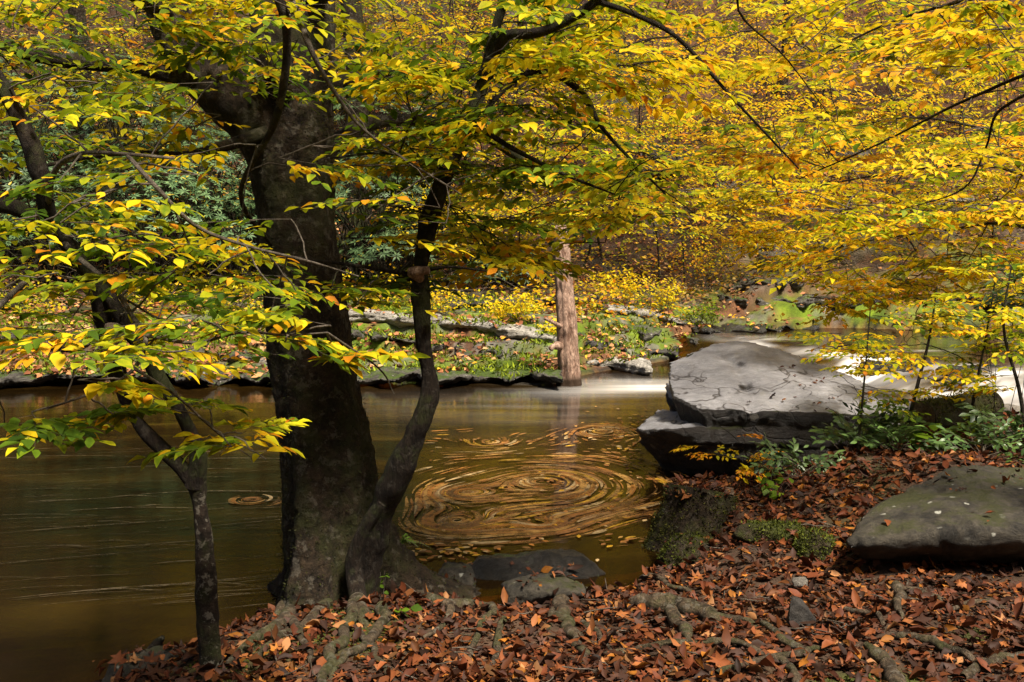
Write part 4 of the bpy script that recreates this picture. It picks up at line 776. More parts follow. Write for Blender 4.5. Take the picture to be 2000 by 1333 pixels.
# ------------------------------------------------------------------ scatter on surfaces
def drop_pt(x, y, near=True):
    best = gbvh.ray_cast(Vector((x, y, 60)), Vector((0, 0, -1)))
    loc, nrm, nm = best[0], best[1], 'ground'
    for b_, n_ in COLL:
        h = b_.ray_cast(Vector((x, y, 60)), Vector((0, 0, -1)))
        if h[0] is not None and (loc is None or h[0].z > loc.z): loc, nrm, nm = h[0], h[1], n_
    if nrm is not None and nrm.z < 0: nrm = -nrm
    return loc, nrm, nm
LIT = np.array([(.085, .034, .018), (.17, .048, .019), (.25, .078, .026), (.33, .12, .038), (.40, .19, .075), (.10, .050, .035), (.45, .17, .025), (.055, .028, .018)])
LW = np.array([.20, .22, .20, .11, .05, .10, .05, .07])
ROOTP = []
def litter_col(n): return LIT[rng.choice(len(LIT), n, p=LW)]*(.24+.68*rng.random((n, 1)))
pos = []; nrm = []
keepp = {'rock_slab': .035, 'upper_slab': .02, 'lower_slab': .05, 'broken_shoulder': .1, 'rock': .16, 'mossy_mound': .12, 'stump_top': .9, 'stone': .0, 'rock_ledge': .3}
RT = np.array(ROOTL)
nn_ = 60000; rx = rng.uniform(-2.9, 6.5, nn_); ry = 2.9+7.8*rng.random(nn_)**1.25
th = terr(rx, ry); mm = moss_near(rx, ry)
pxv = np.abs(rx) < ry*.56+.4
for x, y, z, dn_, mo, ok in zip(rx, ry, th[0], th[1], mm, pxv):
    if not ok or dn_ < .02: continue
    if mo > .5 and random.random() < .55: continue
    if RT.size and random.random() < .8 and np.min(np.hypot(RT[:, 0]-x, RT[:, 1]-y)-RT[:, 2]) < .012: continue
    l, n_, nm = drop_pt(x, y)
    if l is None or l.z < .02: continue
    if nm == 'rock_slab' and y < 5.95 and l.z-z > .06 and random.random() < .6: l, n_, nm = Vector((x, y, z)), Vector((0, 0, 1)), 'ground'
    if nm != 'ground' and random.random() > keepp.get(nm, .1): continue
    pos.append(l); nrm.append(n_)
for k in range(75):
    a2_ = random.random()*6.28; r2_ = .235*math.sqrt(random.random()); pos.append((c0_st[0]+r2_*math.cos(a2_), c0_st[1]+r2_*math.sin(a2_), c0_st[2]+.022)); nrm.append((0, 0, 1))
pos = np.array([tuple(p_) for p_ in pos]); nrm = np.array([tuple(p_) for p_ in nrm]); n = len(pos); FP = pos.copy(); FN = nrm.copy()
nrm = nrm+rng.normal(size=(n, 3))*np.array((.38, .38, .1)); pos[:, 2] += .004+.03*rng.random(n)**1.5
az = rng.random(n)*2*np.pi; dr = np.stack([np.cos(az), np.sin(az), rng.normal(size=n)*.25], -1)
ln = .03+.058*rng.random(n)**1.2; lc = litter_col(n); a_ = Acc()
lb_ = rng.random(n) < .14; e_ = lc*(.55+.6*rng.random((n, 1)))
leaves(a_, pos[~lb_], dr[~lb_], nrm[~lb_], ln[~lb_], (ln*(.42+.2*rng.random(n)))[~lb_], lc[~lb_], True, (rng.normal(size=n)*.32)[~lb_], (rng.normal(size=n)*.5+.35)[~lb_], 0, edge=e_[~lb_], wave=.05)
leaves(a_, pos[lb_], dr[lb_], nrm[lb_], ln[lb_]*1.25, ln[lb_]*1.2, lc[lb_], 'lobe', .3, .25, 0, edge=e_[lb_], wave=.07)
k = rng.integers(0, n, 26000); fp = FP[k]+rng.normal(size=(26000, 3))*np.array((.04, .04, .0))+np.array((0, 0, .012)); az = rng.random(26000)*6.28; fl_ = .012+.022*rng.random(26000)
leaves(a_, fp, np.stack([np.cos(az), np.sin(az), 0*az], -1), FN[k]+rng.normal(size=(26000, 3))*.5, fl_, fl_*.7, litter_col(26000)*.8, False, .1, .2, 0)
o = a_.build('leaf_litter', M['litter']); tag(o, 'thick carpet of russet fallen beech leaves over the near bank', 'fallen leaves', kind='stuff')
tw_ = rng.integers(0, n, 260); tp_ = FP[tw_]+np.array((0, 0, .03)); az = rng.random(260)*6.28; tl_ = .06+.22*rng.random(260)**2; q_ = np.linspace(-.5, .5, 5)[None, :, None]
a_ = Acc(); batch_tubes(a_, tp_[:, None]+np.stack([np.cos(az), np.sin(az), rng.normal(size=260)*.1], -1)[:, None]*tl_[:, None, None]*q_+rng.normal(size=(260, 5, 3))*.004, np.tile(np.array([.003, .0035, .003, .0025, .0015]), (260, 1)), 4, 0); o = a_.build('fallen_twigs', M['twig']); tag(o, 'short fallen twigs scattered in the near leaf litter', 'twigs', kind='stuff')
# far bank litter
nn_ = 30000; rx = rng.uniform(-13, 12, nn_); ry = 13.8+15.4*rng.random(nn_)**1.6; th = terr(rx, ry); k = (th[2] > -.45)
k &= (n2(rx, ry, 1.3, 49)+.22*sst(-1, -5, rx)+.4*rng.random(nn_)+.45*sst(3, 7, th[2]) > .22)
rx, ry = rx[k], ry[k]; pp = [drop_pt(x, y) for x, y in zip(rx, ry)]; pos = np.array([tuple(q_[0]) for q_ in pp]); nrm = np.array([tuple(q_[1]) for q_ in pp]); k = pos[:, 2] > np.where(pos[:, 0] > 3.3, .36, .07); pos = pos[k]; nrm = nrm[k]; n = len(pos)
pos[:, 2] += .02+.04*rng.random(n); nrm = nrm+rng.normal(size=(n, 3))*.4; az = rng.random(n)*2*np.pi; dr = np.stack([np.cos(az), np.sin(az), rng.normal(size=n)*.3], -1)
FC = np.array([(.34, .14, .06), (.48, .24, .10), (.22, .08, .035), (.55, .33, .16), (.60, .34, .03), (.13, .05, .025)]); lc = FC[rng.choice(6, n, p=[.28, .2, .22, .08, .08, .14])]; ln = .085+.06*rng.random(n)
a_ = Acc(); leaves(a_, pos, dr, nrm, ln, ln*.55, lc, False, .1, .3, 0); o = a_.build('leaf_litter', M['litter']); tag(o, 'orange-brown leaves scattered over the far ledges and slope', 'fallen leaves', kind='stuff')
# grass and moss tufts on the far ledges
nn_ = 42000; rx = rng.uniform(-10, 7, nn_); ry = 13.9+5.0*rng.random(nn_); th = terr(rx, ry); k = (th[2] > -.45) & (n2(rx, ry, 1.1, 48)+.5*n2(rx, ry, 2.5, 55) > -.06) & (rng.random(nn_) < .8)
rx, ry = rx[k], ry[k]; pos = np.array([tuple(drop_pt(x, y)[0]) for x, y in zip(rx, ry)]); pos = pos[pos[:, 2] > .06]; n = len(pos); dr = np.stack([rng.normal(size=n)*.6, -.4+rng.normal(size=n)*.5, .5+.6*rng.random(n)], -1)
lc = lerp((.05, .09, .006), (.30, .37, .02), rng.random(n)); ln = .04+.07*rng.random(n); a_ = Acc()
leaves(a_, pos, dr, np.cross(dr, rng.normal(size=(n, 3))), ln, ln*.35, lc, False, .4, .1, 0); o = a_.build('moss_tufts', M['litter']); tag(o, 'bright green moss and grass tufts on the far ledges', 'moss', kind='stuff')
# near moss fuzz
nn_ = 26000; rx = rng.uniform(-1.6, 3.6, nn_); ry = rng.uniform(3.5, 5.2, nn_); mk = np.maximum(moss_near(rx, ry), .6*sst(.2, .4, n2(rx, ry, .9, 46))); k = (mk > .45) & (terr(rx, ry)[1] > .15)
rx, ry = rx[k], ry[k]; n = len(rx); pos = np.stack([rx, ry, terr(rx, ry)[0]], -1); dr = np.stack([rng.normal(size=n)*.5, rng.normal(size=n)*.5, np.ones(n)], -1)
lc = lerp((.03, .045, .006), (.13, .15, .018), rng.random(n)); ln = .008+.014*rng.random(n); a_ = Acc()
leaves(a_, pos, dr, rng.normal(size=(n, 3)), ln, ln*.4, lc, False, .2, .1, 0); o = a_.build('moss', M['litter']); tag(o, 'olive moss cushions between the exposed roots', 'moss', kind='stuff')
def fuzz(o, n, parent, ln0=.012, thr=-.1, cl=(.02, .03, .004), ch=(.13, .15, .018)):
    me = o.data; fa = np.array([p_.area for p_ in me.polygons]); k = rng.choice(len(fa), n, p=fa/fa.sum()); mw = o.matrix_basis if o.parent is None else Matrix.Translation(o.parent.location) @ o.matrix_basis
    c_ = np.array([tuple(mw @ me.polygons[i].center) for i in k]); q_ = np.array([tuple(me.polygons[i].normal) for i in k]); c_ += rng.normal(size=c_.shape)*.008
    s_ = (q_[:, 2] > thr) & (fbm(c_*5, 400, 3)+.25*q_[:, 2] > -.12); c_, q_ = c_[s_], q_[s_]; m_ = len(c_); d_2 = q_+rng.normal(size=(m_, 3))*.5+np.array((0, 0, .2))
    l2 = ln0*(.6+1.4*rng.random(m_)); a2 = Acc(); leaves(a2, c_, d_2, rng.normal(size=(m_, 3)), l2, l2*.45, lerp(cl, ch, rng.random(m_)**1.3), False, .3, .1, 0); r2_ = a2.build('moss', M['litter'], parent); r2_['kind'] = 'stuff'
for o in list(bpy.data.objects):
    if o.name.startswith('mossy_mound'): fuzz(o, 3500, o)
    if o.name.startswith('trunk') and o.parent is s_: fuzz(o, 7000, s_, .014, -.6, (.014, .016, .004), (.10, .10, .016))
    if o.name.startswith('bark') and o.parent is l_: fuzz(o, 3000, l_, .014)
for ch in list(T1.root.children):
    if ch.name == 'trunk': fuzz(ch, 9000, T1.root, .010, -.9, (.012, .014, .004), (.055, .06, .012)); break
# ------------------------------------------------------------------ floating leaves in the eddies
VX = [(1060, 940, 1.0, .30, 1.3), (905, 965, .6, .16, .55), (885, 1022, .75, .2, .7), (1062, 1026, .35, .12, .35), (1180, 842, .5, .2, .7), (490, 978, .3, .12, .4), (960, 868, -.3, .2, .6), (1130, 985, .35, .3, .7)]
VC = [(*G(u, v)[:2], g_, c_, R_) for u, v, g_, c_, R_ in VX]
def vel(x, y):
    vx = np.zeros_like(x); vy = np.zeros_like(x)
    for cx, cy, g_, c_, R_ in VC:
        dx, dy = x-cx, y-cy; r2_ = dx*dx+dy*dy; k_ = g_/(r2_+c_*c_)*np.exp(-r2_/(R_*R_*2.2))*.35; vx -= dy*k_; vy += dx*k_
    vx += .10*sst(8.6, 7.4, y)*sst(-.6, .3, x) - .16*sst(9.6, 11, y)-.05*sst(-.8, -1.5, x); vy += -.05*sst(.6, 1.6, x)*sst(9, 8, y)
    return vx+.16*n2(x, y, 1.4, 301), vy+.16*n2(x, y, 1.4, 302)
def stream(n, seeds, T, wmin, wmax, acc, cols, z0=.006, K=14, minl=.03):
    p_ = np.array(seeds, float); pts = [p_.copy()]; Tn = T*(.4+1.0*rng.random(len(p_)))
    for k in range(K-1):
        vx, vy = vel(p_[:, 0], p_[:, 1]); p1 = p_+np.stack([vx, vy], -1)*(Tn/(K-1))[:, None]*.5
        vx, vy = vel(p1[:, 0], p1[:, 1]); p_ = p_+np.stack([vx, vy], -1)*(Tn/(K-1))[:, None]; pts.append(p_.copy())
    Q = np.stack(pts, 1); g_ = np.gradient(Q, axis=1); L_ = np.linalg.norm(np.diff(Q, axis=1), axis=2).sum(1); g_ /= np.linalg.norm(g_, axis=2)[..., None]+1e-9
    Tz, dn_, df_, _ = terr(Q[:, -1, 0], Q[:, -1, 1]); ok = (Tz < -.03) & (L_ > minl); Q, g_ = Q[ok], g_[ok]; cols = cols[ok]; m_ = len(Q)
    wd = (wmin+(wmax-wmin)*rng.random(m_)**2)[:, None]*np.sin(np.pi*np.linspace(.03, .97, K))[None]**.6*.5
    nrm_ = np.stack([-g_[..., 1], g_[..., 0]], -1); zz = z0+.008*rng.random(m_)
    A_ = Q+nrm_*wd[..., None]; B2 = Q-nrm_*wd[..., None]; z_ = np.broadcast_to(zz[:, None, None], (m_, K, 1))
    V_ = np.stack([np.concatenate([A_, z_], -1), np.concatenate([B2, z_], -1)], 2).reshape(-1, 3)
    idx = np.arange(m_*K*2).reshape(m_, K, 2); f_ = np.stack([idx[:, :-1, 0], idx[:, :-1, 1], idx[:, 1:, 1], idx[:, 1:, 0]], -1).reshape(-1, 4)
    acc.add(V_, f_, np.repeat(cols, K*2, 0)*1.0)
m, nt, b = mat('floating_litter'); at = N(nt, 'Attribute'); at.attribute_name = 'Col'
nt.links.new(at.outputs[0], b.inputs['Base Color']); b.inputs['Roughness'].default_value = .45
p = wpos(nt); tb = N(nt, 'BsdfTransparent'); ms = N(nt, 'MixShader')
nt.links.new(ramp(nt, noise(nt, p, 9, 4, .6), [(.36, .14), (.64, .88)]), ms.inputs[0]); nt.links.new(tb.outputs[0], ms.inputs[1]); nt.links.new(b.outputs[0], ms.inputs[2]); nt.links.new(ms.outputs[0], nt.nodes['Material Output'].inputs[0])
M['float'] = m
sd_ = []
for (u, v, r0, r1, n) in [(1060, 940, .05, .8, 36), (905, 965, .03, .40, 30), (885, 1022, .05, .55, 42), (1062, 1026, .02, .22, 9), (1180, 842, .0, .5, 34), (490, 978, .02, .28, 4), (960, 868, .05, .8, 18), (1150, 1000, .1, .9, 34), (1240, 930, .1, .6, 30), (1060, 900, .6, 1.25, 30), (1130, 880, .2, .9, 22)]:
    c0 = G(u, v)
    for i in range(n):
        r_ = r0+(r1-r0)*random.random()**.8; t = random.random()*6.283; m_ = random.choice((1, 2, 3, 5, 8)); sp_ = .012*m_
        for j in range(m_): rr_ = r_+random.gauss(0, sp_); tt = t+random.gauss(0, .25); sd_.append((c0[0]+rr_*math.cos(tt), c0[1]+rr_*math.sin(tt)))
for i in range(110): q_ = G(random.uniform(900, 1240), random.gauss(1000, 14)+(random.random())*50); sd_.append(q_[:2])
PAL = np.array([(.42, .17, .035), (.55, .30, .08), (.30, .13, .04), (.20, .10, .03), (.60, .42, .20), (.60, .33, .03)])
n = len(sd_); a_ = Acc(); stream(n, sd_, .95, .010, .060, a_, PAL[rng.choice(6, n, p=[.22, .2, .24, .2, .08, .06])]*(.6+.5*rng.random((n, 1))))
o = a_.build('floating_leaves', M['float'], smooth=False); tag(o, 'orange and tan leaf litter drawn into whirling rings on the dark pool', 'floating leaves', kind='stuff')
# loose floating leaves
sd_ = [G(random.gauss(u, su), random.gauss(v, sv))[:2] for (u, v, su, sv, n_) in [(1210, 835, 35, 12, 60), (1240, 890, 35, 25, 60), (1070, 938, 30, 8, 20), (1200, 980, 60, 25, 40), (900, 1080, 60, 14, 60), (1050, 1040, 90, 25, 30), (1230, 1060, 30, 10, 20)] for i in range(n_)]
sd_ = np.array(sd_); n = len(sd_); pos = np.concatenate([sd_, np.full((n, 1), .012)], 1); az = rng.random(n)*6.28; a_ = Acc(); ln = .05+.03*rng.random(n)
leaves(a_, pos, np.stack([np.cos(az), np.sin(az), 0*az], -1), np.tile((0, 0, 1.), (n, 1))+rng.normal(size=(n, 3))*.05, ln, ln*.5, PAL[rng.choice(6, n)], True, .02, .1, 0); o = a_.build('floating_leaves', M['litter']); tag(o, 'loose yellow and orange leaves floating round the eddies and boulder', 'floating leaves', kind='stuff')
# thin foam threads on the left pool
sd_ = [G(random.uniform(-150, 560), random.uniform(880, 1200))[:2] for i in range(110)]; n = len(sd_); K = 20; a_ = Acc()
Q = []
for (x, y) in sd_:
    L_ = random.uniform(.3, 1.6); c_ = random.uniform(-.25, .1); s = np.linspace(0, 1, K); Q.append(np.stack([x+L_*s, y+L_*(.28*s+c_*s*s)+.02*np.sin(s*5), np.full(K, .008)], -1))
Q = np.array(Q); wd = .0025+.010*rng.random((n, 1))**3+0*Q[..., 0]; wd = wd*np.sin(np.pi*np.linspace(.02, .98, K))[None]; nr_ = np.array((-.25, .97, 0))
V_ = np.stack([Q+nr_*wd[..., None], Q-nr_*wd[..., None]], 2).reshape(-1, 3); idx = np.arange(n*K*2).reshape(n, K, 2)
a_.add(V_, np.stack([idx[:, :-1, 0], idx[:, :-1, 1], idx[:, 1:, 1], idx[:, 1:, 0]], -1).reshape(-1, 4), np.repeat(lerp((.10, .07, .03), (.26, .20, .12), rng.random(n)**2), K*2, 0)); o = a_.build('foam_threads', M['float'], smooth=False); tag(o, 'thin pale foam threads curving over the dark left pool', 'foam', kind='stuff')
# ------------------------------------------------------------------ shrubs
def whorls(acc, c, rad, n, leaf, col, nl=8, wid=.27, m=1, droop=.3, flat=.35):
    v = rng.normal(size=(n, 3)); v /= np.linalg.norm(v, axis=1)[:, None]; v[:, 2] = np.abs(v[:, 2])*.95-.1; rr = (.55+.5*rng.random(n)**.6)[:, None]
    c_ = np.asarray(c)+v*np.array(rad)*rr*(1+.18*fbm(v*2.5+np.asarray(c), 5, 3))[:, None]; upv = v*.7+np.array((0, -.1, .8)); upv /= np.linalg.norm(upv, axis=1)[:, None]
    ref = rng.normal(size=(n, 3)); s1 = np.cross(upv, ref); s1 /= np.linalg.norm(s1, axis=1)[:, None]; s2 = np.cross(upv, s1)
    P_, D_, N_, C_ = [], [], [], []
    for j in range(nl):
        t = 2*np.pi*j/nl+rng.normal(size=n)*.2; dd = s1*np.cos(t)[:, None]+s2*np.sin(t)[:, None]+upv*(.25-droop*rng.random(n))[:, None]
        P_.append(c_+dd*.01); D_.append(dd); N_.append(upv+rng.normal(size=(n, 3))*.1); C_.append(col(n))
    P_, D_, N_, C_ = map(np.concatenate, (P_, D_, N_, C_)); ln = leaf*(.7+.5*rng.random(len(P_))); leaves(acc, P_, D_, N_, ln, ln*wid, C_, False, .1, .12, m); return c_
def rhodo(c, rad, n, label, ns=60, leaf=.13, dark=1.0, group='evergreen rhododendrons across the river', yel=.04):
    c = np.array(c, float); e = empty('rhododendron', (c[0], c[1], gz(c[0], c[1])), label, 'shrub', group); a_ = Acc()
    def col(k):
        cc = lerp(np.array((.035, .075, .028))*dark, np.array((.11, .18, .07))*dark, rng.random(k)); y_ = rng.random(k) < yel; cc[y_] = (.45, .33, .02); return cc  # dark scales leaf colour, so lit and shaded bushes are painted in
    cs = whorls(a_, c, rad, n, leaf, col); b0 = np.array(e.location)
    k_ = cs[rng.choice(len(cs), min(ns, len(cs)), replace=False)]; q_ = np.linspace(0, 1, 6)[None, :, None]; bs = b0+rng.normal(size=(len(k_), 1, 3))*np.array((rad[0]*.25, rad[1]*.2, .02))
    pts = bs*(1-q_)+k_[:, None]*q_+np.array((0, 0, .3))*(q_*(1-q_))*2; batch_tubes(a_, pts, np.tile(np.linspace(.022, .006, 6)*min(1, rad[0])**1.5, (len(k_), 1)), 4, 0)
    a_.build('foliage', [M['bark2'], M['gloss']], e); return e
def R_(u, v, Yd): return P(u, v, Yd)
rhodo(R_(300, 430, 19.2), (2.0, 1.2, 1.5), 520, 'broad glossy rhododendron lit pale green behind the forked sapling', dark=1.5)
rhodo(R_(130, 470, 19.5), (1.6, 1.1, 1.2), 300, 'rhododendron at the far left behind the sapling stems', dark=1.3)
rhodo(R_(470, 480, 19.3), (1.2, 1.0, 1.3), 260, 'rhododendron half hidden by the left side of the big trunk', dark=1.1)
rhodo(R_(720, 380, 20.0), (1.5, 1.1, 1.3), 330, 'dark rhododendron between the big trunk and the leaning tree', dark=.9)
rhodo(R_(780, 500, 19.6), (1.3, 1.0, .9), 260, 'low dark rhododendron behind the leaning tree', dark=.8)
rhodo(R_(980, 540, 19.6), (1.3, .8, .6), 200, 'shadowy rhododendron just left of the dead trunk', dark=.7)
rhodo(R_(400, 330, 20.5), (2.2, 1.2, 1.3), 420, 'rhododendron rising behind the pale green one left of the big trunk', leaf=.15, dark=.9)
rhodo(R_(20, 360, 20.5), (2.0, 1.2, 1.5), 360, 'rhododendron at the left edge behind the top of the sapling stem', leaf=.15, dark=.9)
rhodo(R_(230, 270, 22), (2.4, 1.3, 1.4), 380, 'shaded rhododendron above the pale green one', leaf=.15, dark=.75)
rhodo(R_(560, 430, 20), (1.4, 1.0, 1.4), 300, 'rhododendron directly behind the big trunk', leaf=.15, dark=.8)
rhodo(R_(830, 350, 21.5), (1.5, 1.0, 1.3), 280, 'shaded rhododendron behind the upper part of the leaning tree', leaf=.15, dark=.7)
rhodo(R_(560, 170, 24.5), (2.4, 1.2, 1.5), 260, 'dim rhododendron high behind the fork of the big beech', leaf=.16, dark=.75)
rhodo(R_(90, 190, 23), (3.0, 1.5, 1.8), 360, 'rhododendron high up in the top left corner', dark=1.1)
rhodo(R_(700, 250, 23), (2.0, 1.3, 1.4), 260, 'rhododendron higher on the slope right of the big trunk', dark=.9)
rhodo(R_(1985, 600, 7.8), (.3, .4, .4), 30, 'upright rhododendron sprig at the right edge above the bank plants', ns=5, leaf=.10, dark=.9, group=None)
def bush(name, c, rad, n, leaf, smin, smax, label, group=None, cat='shrub', stems=14, hi=False, green=None, mt='leaf', sr=.006, wid=.6):
    c = np.array(c, float); e = empty(name, (c[0], c[1], gz(c[0], c[1])), label, cat, group); a_ = Acc(); b0 = np.array(e.location)
    k = rng.normal(size=(stems, 3)); k /= np.linalg.norm(k, axis=1)[:, None]; k[:, 2] = np.abs(k[:, 2]); tips = c+k*np.array(rad)*(.6+.4*rng.random((stems, 1)))
    q_ = np.linspace(0, 1, 6)[None, :, None]; st_ = b0+rng.normal(size=(stems, 1, 3))*np.array((rad[0]*.2, rad[1]*.2, 0)); pts = st_*(1-q_)+tips[:, None]*q_+rng.normal(size=(stems, 6, 3))*.02*rad[0]; batch_tubes(a_, pts, np.tile(np.linspace(sr, sr*.3, 6), (stems, 1)), 4, 0)
    w_ = rng.integers(0, stems, n); q1 = .35+.7*rng.random(n)**.7; base = st_[w_, 0]*(1-q1[:, None])+tips[w_]*q1[:, None]; P_ = base+rng.normal(size=(n, 3))*np.array(rad)*.16
    P_[:, 2] = np.maximum(P_[:, 2], b0[2]-.3); az = rng.random(n)*6.28; D_ = np.stack([np.cos(az), np.sin(az), -.2+.35*rng.normal(size=n)], -1); s_ = rng.uniform(smin, smax, n)
    cc = stage_col(s_) if green is None else lerp(np.array(green)*.6, np.array(green)*1.5, rng.random(n))
    ln = leaf*(.7+.6*rng.random(n)); leaves(a_, P_, D_, np.tile((0, -.15, 1.), (n, 1))+rng.normal(size=(n, 3))*.35, ln, ln*wid, cc, hi, .15, .25, 1, edge=None); a_.build('foliage', [M['twig'], M[mt]], e); return e
gY = 'yellow shrubs on the far bank'
bush('shrub', P(1010, 610, 16.9), (.6, .4, .42), 620, .07, .42, .62, 'bright yellow shrub just left of the dead trunk', gY)
bush('shrub', P(1085, 650, 16.2), (.35, .3, .3), 260, .06, .42, .6, 'small yellow shrub low beside the dead trunk stub', gY)
bush('shrub', P(1215, 560, 18.8), (.65, .4, .42), 620, .07, .45, .62, 'bright yellow shrub right of the dead trunk', gY)
bush('shrub', P(1300, 575, 19.0), (.4, .3, .35), 300, .07, .42, .6, 'yellow shrub above the thick mossy ledge', gY)
bush('shrub', P(1385, 615, 18.9), (.55, .3, .3), 420, .07, .1, .34, 'lime green shrub at the end of the mossy ledge', gY)
bush('shrub', P(860, 590, 17.8), (.7, .4, .35), 420, .06, .42, .66, 'yellow scrub behind the leaning tree', gY)
bush('shrub', P(640, 570, 18), (.7, .4, .4), 360, .06, .4, .62, 'yellow scrub directly behind the big trunk', gY)
bush('shrub', P(470, 560, 18), (.9, .4, .35), 380, .06, .3, .6, 'yellow-green scrub left of the big trunk', gY)
bush('shrub', P(890, 430, 19.3), (1.3, .7, 1.1), 1100, .075, .45, .66, 'twiggy yellow shrub right of the leaning tree', gY, stems=26)
bush('shrub', P(1010, 380, 20.3), (1.4, .8, 1.2), 1100, .075, .42, .62, 'yellow shrub high behind the dead trunk top', gY, stems=26)
bush('shrub', P(1390, 500, 21.3), (1.0, .6, .6), 500, .07, .3, .8, 'rusty brambly shrub left of the grey outcrop', gY, stems=26)
# undergrowth of the near right bank
gG = 'evergreen plants on the near right bank'
for i, (u, v, Yd, rx_, rz_, n, lf, lb) in enumerate([(1650, 865, 7.6, .22, .14, 20, .075, 'leafy evergreen sprays against the dark face of the boulder'), (1700, 840, 7.8, .34, .2, 36, .075, 'glossy leafy shrub left of the cut log'), (1750, 855, 7.4, .28, .16, 30, .075, 'low glossy plant in front of the cut log'),
        (1560, 905, 7.3, .25, .13, 24, .07, 'small green plant at the top of the leaf bank'), (1920, 870, 7.0, .34, .16, 34, .07, 'dark green plant above the slab'), (1990, 850, 7.2, .3, .2, 34, .075, 'dark green plant at the right edge'), (1850, 835, 7.9, .34, .18, 30, .07, 'green plant right of the cut log')]):
    c0 = P(u, v, Yd); e = empty('evergreen_plant', (c0[0], c0[1], gz(c0[0], c0[1])), lb, 'plant', gG); a_ = Acc(); b0 = np.array(e.location); pl = []
    for k in range(n//3):
        an = random.random()*6.28; tip = c0+np.array((math.cos(an)*rx_, math.sin(an)*rx_*.7, random.uniform(-.3, 1)*rz_)); st_ = b0+(tip-b0)*.35+rng.normal(size=3)*.03
        batch_tubes(a_, np.linspace(b0, st_, 4)[None], np.full((1, 4), .004), 4, 0); d = tip-st_; pl.append((st_, d, (0, -.3, 1), min(.3, np.linalg.norm(d)+.1), 0))
    acc2 = a_; LPs = []
    for (o_, d, u3, L_, _) in pl:
        lp, ld, l3, ls, tp, trd = SPR_S[random.randrange(10)]; Rm = frame(d, np.array(u3, float)); k_ = len(lp)
        batch_tubes(a_, o_+(tp*L_)@Rm.T, trd*.35, 3, 0); nl = lf*ls
        gcol = lerp((.035, .075, .025), (.12, .22, .05), rng.random(k_)) if i % 2 == 0 else lerp((.03, .06, .02), (.10, .17, .045), rng.random(k_))
        leaves(a_, o_+(lp*L_)@Rm.T, ld@Rm.T, l3@Rm.T+rng.normal(size=(k_, 3))*.15, nl, nl*.42, gcol, True, .25, .2, 1)
    a_.build('foliage', [M['twig'], M['gloss']], e)
for i, (u, v, Yd, n, lf, st_, lb) in enumerate([(1820, 850, 7.3, 12, .13, .12, 'broad light green leaves of a seedling above the litter'), (1890, 835, 7.5, 12, .12, .16, 'broad-leaved pale green seedling near the right bank stones'), (1500, 935, 7.0, 10, .08, .15, 'small green plant beside the stump top'), (1450, 915, 7.2, 14, .05, .5, 'tiny yellow-leaved plant behind the stump'),
        (785, 1210, 4.9, 6, .06, .08, 'little three-leaved green plant among the beech roots'), (745, 1125, 5.15, 8, .035, .1, 'tiny green clover on the beech root flare'), (1520, 945, 6.8, 10, .07, .2, 'green seedling leaning out of the litter near the stump')]):
    c0 = P(u, v, Yd); zb = gz(c0[0], c0[1]); c0[2] = max(c0[2], zb+.04); e = bush('seedling', c0, (lf*1.4, lf*1.3, max(.03, lf*.7)), n, lf, st_-.06, st_+.08, lb, 'small seedlings on the near bank', 'seedling', stems=4, hi=True, sr=.002, wid=.7)
# fern on the beech base
fe = empty('fern', P(795, 1045, 5.4), 'small green fern growing on the right side of the beech base', 'fern'); a_ = Acc(); o0 = np.array(P(785, 1060, 5.35))
for k in range(7):
    d = np.array((random.uniform(-.2, 1), random.uniform(-.9, .2), random.uniform(.1, .9))); d /= np.linalg.norm(d); L_ = random.uniform(.1, .19); s = np.linspace(0, 1, 12)
    pts = o0+d*L_*s[:, None]+np.array((0, 0, -.08))*(s**2)[:, None]; batch_tubes(a_, pts[None], np.full((1, 12), .0012), 3, 0)
    for sg_ in (-1, 1): sd2 = np.cross(d, (0, 0, 1)); n = 12; leaves(a_, pts, np.tile(sd2*sg_+d*.4, (n, 1)), np.tile((0, 0, 1.), (n, 1)), .03*(1-s*.8), .009*(1-s*.6), np.tile((.09, .17, .02), (n, 1)), False, .1, .1, 1)
a_.build('fronds', [M['twig'], M['leaf']], fe)
# ------------------------------------------------------------------ hillside trees and brush
HT = [(200, 60, 24, 'yg'), (60, 250, 26, 'yg'), (430, 60, 27, 'y'), (700, 120, 26, 'dk'), (780, 60, 24.5, 'yg'), (860, 220, 25.5, 'y'), (950, 120, 27.5, 'o'), (1060, 200, 24, 'y'), (1160, 80, 27, 'yg'), (1180, 330, 22.5, 'yg'),
      (1240, 260, 25, 'o'), (1290, 400, 22, 'y'), (1330, 120, 26.5, 'y'), (1400, 300, 24, 'o'), (1450, 420, 22.3, 'y'), (1480, 180, 26, 'y'), (1560, 330, 24.3, 'o'), (1600, 90, 28, 'o'), (1640, 470, 22, 'y'), (1700, 250, 25.5, 'y'),
      (1760, 120, 28, 'yg'), (1800, 440, 22, 'y'), (1880, 230, 26, 'y'), (1940, 420, 22.5, 'y'), (1980, 90, 28, 'y'), (560, 300, 23, 'yg'), (1130, 440, 20.8, 'yg'), (1340, 480, 21.2, 'y')]
WORD = {'yg': 'lime green', 'y': 'golden yellow', 'o': 'orange', 'dk': 'dark-trunked green'}; SGE = {'yg': .34, 'y': .46, 'o': .60, 'dk': .25}
place = lambda u, v: ('top' if v < 150 else 'upper' if v < 300 else 'middle')+' slope, '+('far left' if u < 300 else 'behind the big trunk' if u < 640 else 'right of the big trunk' if u < 900 else 'above the dead trunk' if u < 1150 else 'above the mossy ledge' if u < 1320 else 'above the grey boulder' if u < 1500 else 'above the upper pool' if u < 1680 else 'above the rapids' if u < 1860 else 'near the right edge')
seen = {}
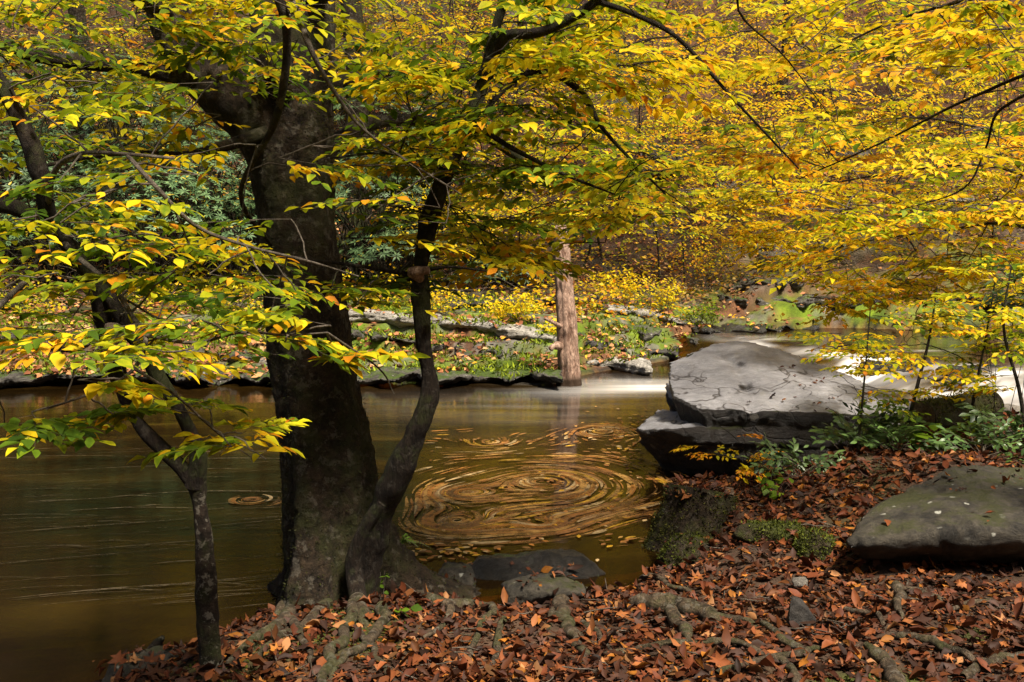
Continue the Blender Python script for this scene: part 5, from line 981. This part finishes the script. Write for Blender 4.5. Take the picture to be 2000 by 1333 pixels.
for i, (u, v, Yd, kd) in enumerate(HT):
    c0 = P(u, v, Yd); zb = gz(c0[0], c0[1]); h = max(2.2, c0[2]-zb+1.0); b0 = np.array((c0[0], c0[1], zb-.1)); lb = f"{WORD[kd]} young tree on the {place(u, v)}"
    seen[lb] = seen.get(lb, 0)+1
    if seen[lb] > 1: lb = 'taller '+lb
    t_ = Tree('hillside_tree', b0, lb, 'tree', 'young trees on the far hillside', bark='bark2')
    lean = rng.normal(size=2)*.3; tp = b0+np.array((lean[0], lean[1]-.3, h+1.2)); r0 = .10 if kd == 'dk' else random.uniform(.018, .035)
    t_.limb([b0, b0+(tp-b0)*.35+rng.normal(size=3)*.22, b0+(tp-b0)*.7+rng.normal(size=3)*.25, tp], [r0, r0*.8, r0*.55, r0*.2], 'trunk', 8, .12, 200+i, 5)
    nT = 66; w_ = 2.2; tg = [b0+(tp-b0)*random.uniform(.35, 1.0)+np.array((random.uniform(-w_, w_), random.uniform(-w_, w_*.4), random.uniform(-.3, .3))) for k in range(nT)]
    t_.grow(tg, .105, (.7, 1.2), (SGE[kd], .06), False, drop=.12, minr=.006, tmpl=SPR_S, sides=3); t_.done()
# bare trunks
for i, (u, v, Yd, r0, lb) in enumerate([(690, 30, 23, .26, 'thick mossy grey trunk behind the big beech, top centre left'), (1010, 40, 26, .10, 'thin bare trunk high above the dead trunk'), (1530, 40, 29, .12, 'slim dark trunk at the top right of centre'), (1905, 40, 29, .13, 'slim grey trunk near the top right corner'), (150, 20, 25, .2, 'dark trunk behind the foliage at top left')]):
    c0 = P(u, v, Yd); b0 = np.array((c0[0], c0[1], gz(c0[0], c0[1])-.2)); t_ = Tree('hillside_tree', b0, lb, 'tree', 'mature trees on the far hillside', bark='bark')
    t_.limb([b0, b0+(.1, -.1, 2.5), b0+(-.1, -.2, 6), b0+(.2, -.2, 11)], [r0*1.3, r0, r0*.8, r0*.4], 'trunk', 14, .12, 260+i, 8)
    t_.grow([b0+np.array((random.uniform(-3, 3), random.uniform(-3, 2), random.uniform(5, 12))) for k in range(40)], .12, (1.0, 1.6), (.5, .07), False, drop=.1, minr=.01, tmpl=SPR_S, sides=3); t_.done()
# brushy twigs and low cover over the slope
nn_ = 10000; rx = rng.uniform(-17, 17, nn_); ry = 18.2+20*rng.random(nn_); th = terr(rx, ry); k = (th[2] > 1.2) & (n2(rx, ry, .6, 71) > -.35); rx, ry = rx[k], ry[k]; n = len(rx); b0 = np.stack([rx, ry, terr(rx, ry)[0]], -1)
dd = np.stack([rng.normal(size=n)*.8, -.3+rng.normal(size=n)*.5, .25+.6*rng.random(n)], -1); L_ = (.3+1.0*rng.random(n))[:, None, None]; q_ = np.linspace(0, 1, 5)[None, :, None]
a_ = Acc(); batch_tubes(a_, b0[:, None]+dd[:, None]*L_*q_+np.array((0, 0, -.3))*L_*q_**2+rng.normal(size=(n, 5, 3))*.03, np.tile(np.linspace(.008, .003, 5), (n, 1)), 3, 0); o = a_.build('brush', M['twig']); tag(o, 'tangle of pale bare twigs over the far slope', 'brush', kind='stuff')
nn_ = 95000; rx = rng.uniform(-17, 17, nn_); ry = 17.6+21*rng.random(nn_)**1.2; th = terr(rx, ry); k = (th[2] > 1.6) & (n2(rx, ry, .9, 72)+.6*n2(rx, ry, 3, 73) > .0); rx, ry = rx[k], ry[k]; n = len(rx); z = terr(rx, ry)[0]
pos = np.stack([rx, ry, z+.05+.5*rng.random(n)**2*(1+n2(rx, ry, 1.2, 74))], -1); az = rng.random(n)*6.28; dr = np.stack([np.cos(az), np.sin(az), -.2+.4*rng.normal(size=n)], -1)
sgv = .54+.5*n2(rx, ry, .5, 75)+.15*rng.normal(size=n); lc = stage_col(sgv)*.8; pk = n2(rx, ry, .35, 76) > .25; lc[pk] = lc[pk]*.4+np.array((.30, .16, .12))*.7; ln = .06+.07*rng.random(n)
a_ = Acc(); leaves(a_, pos, dr, np.tile((0, -.3, 1.), (n, 1))+rng.normal(size=(n, 3))*.4, ln, ln*.55, lc, False, .1, .2, 0); o = a_.build('undergrowth', M['leaf']); tag(o, 'low yellow, rust and green ground plants over the far slope', 'undergrowth', kind='stuff')
print('scene built', len(bpy.data.objects))
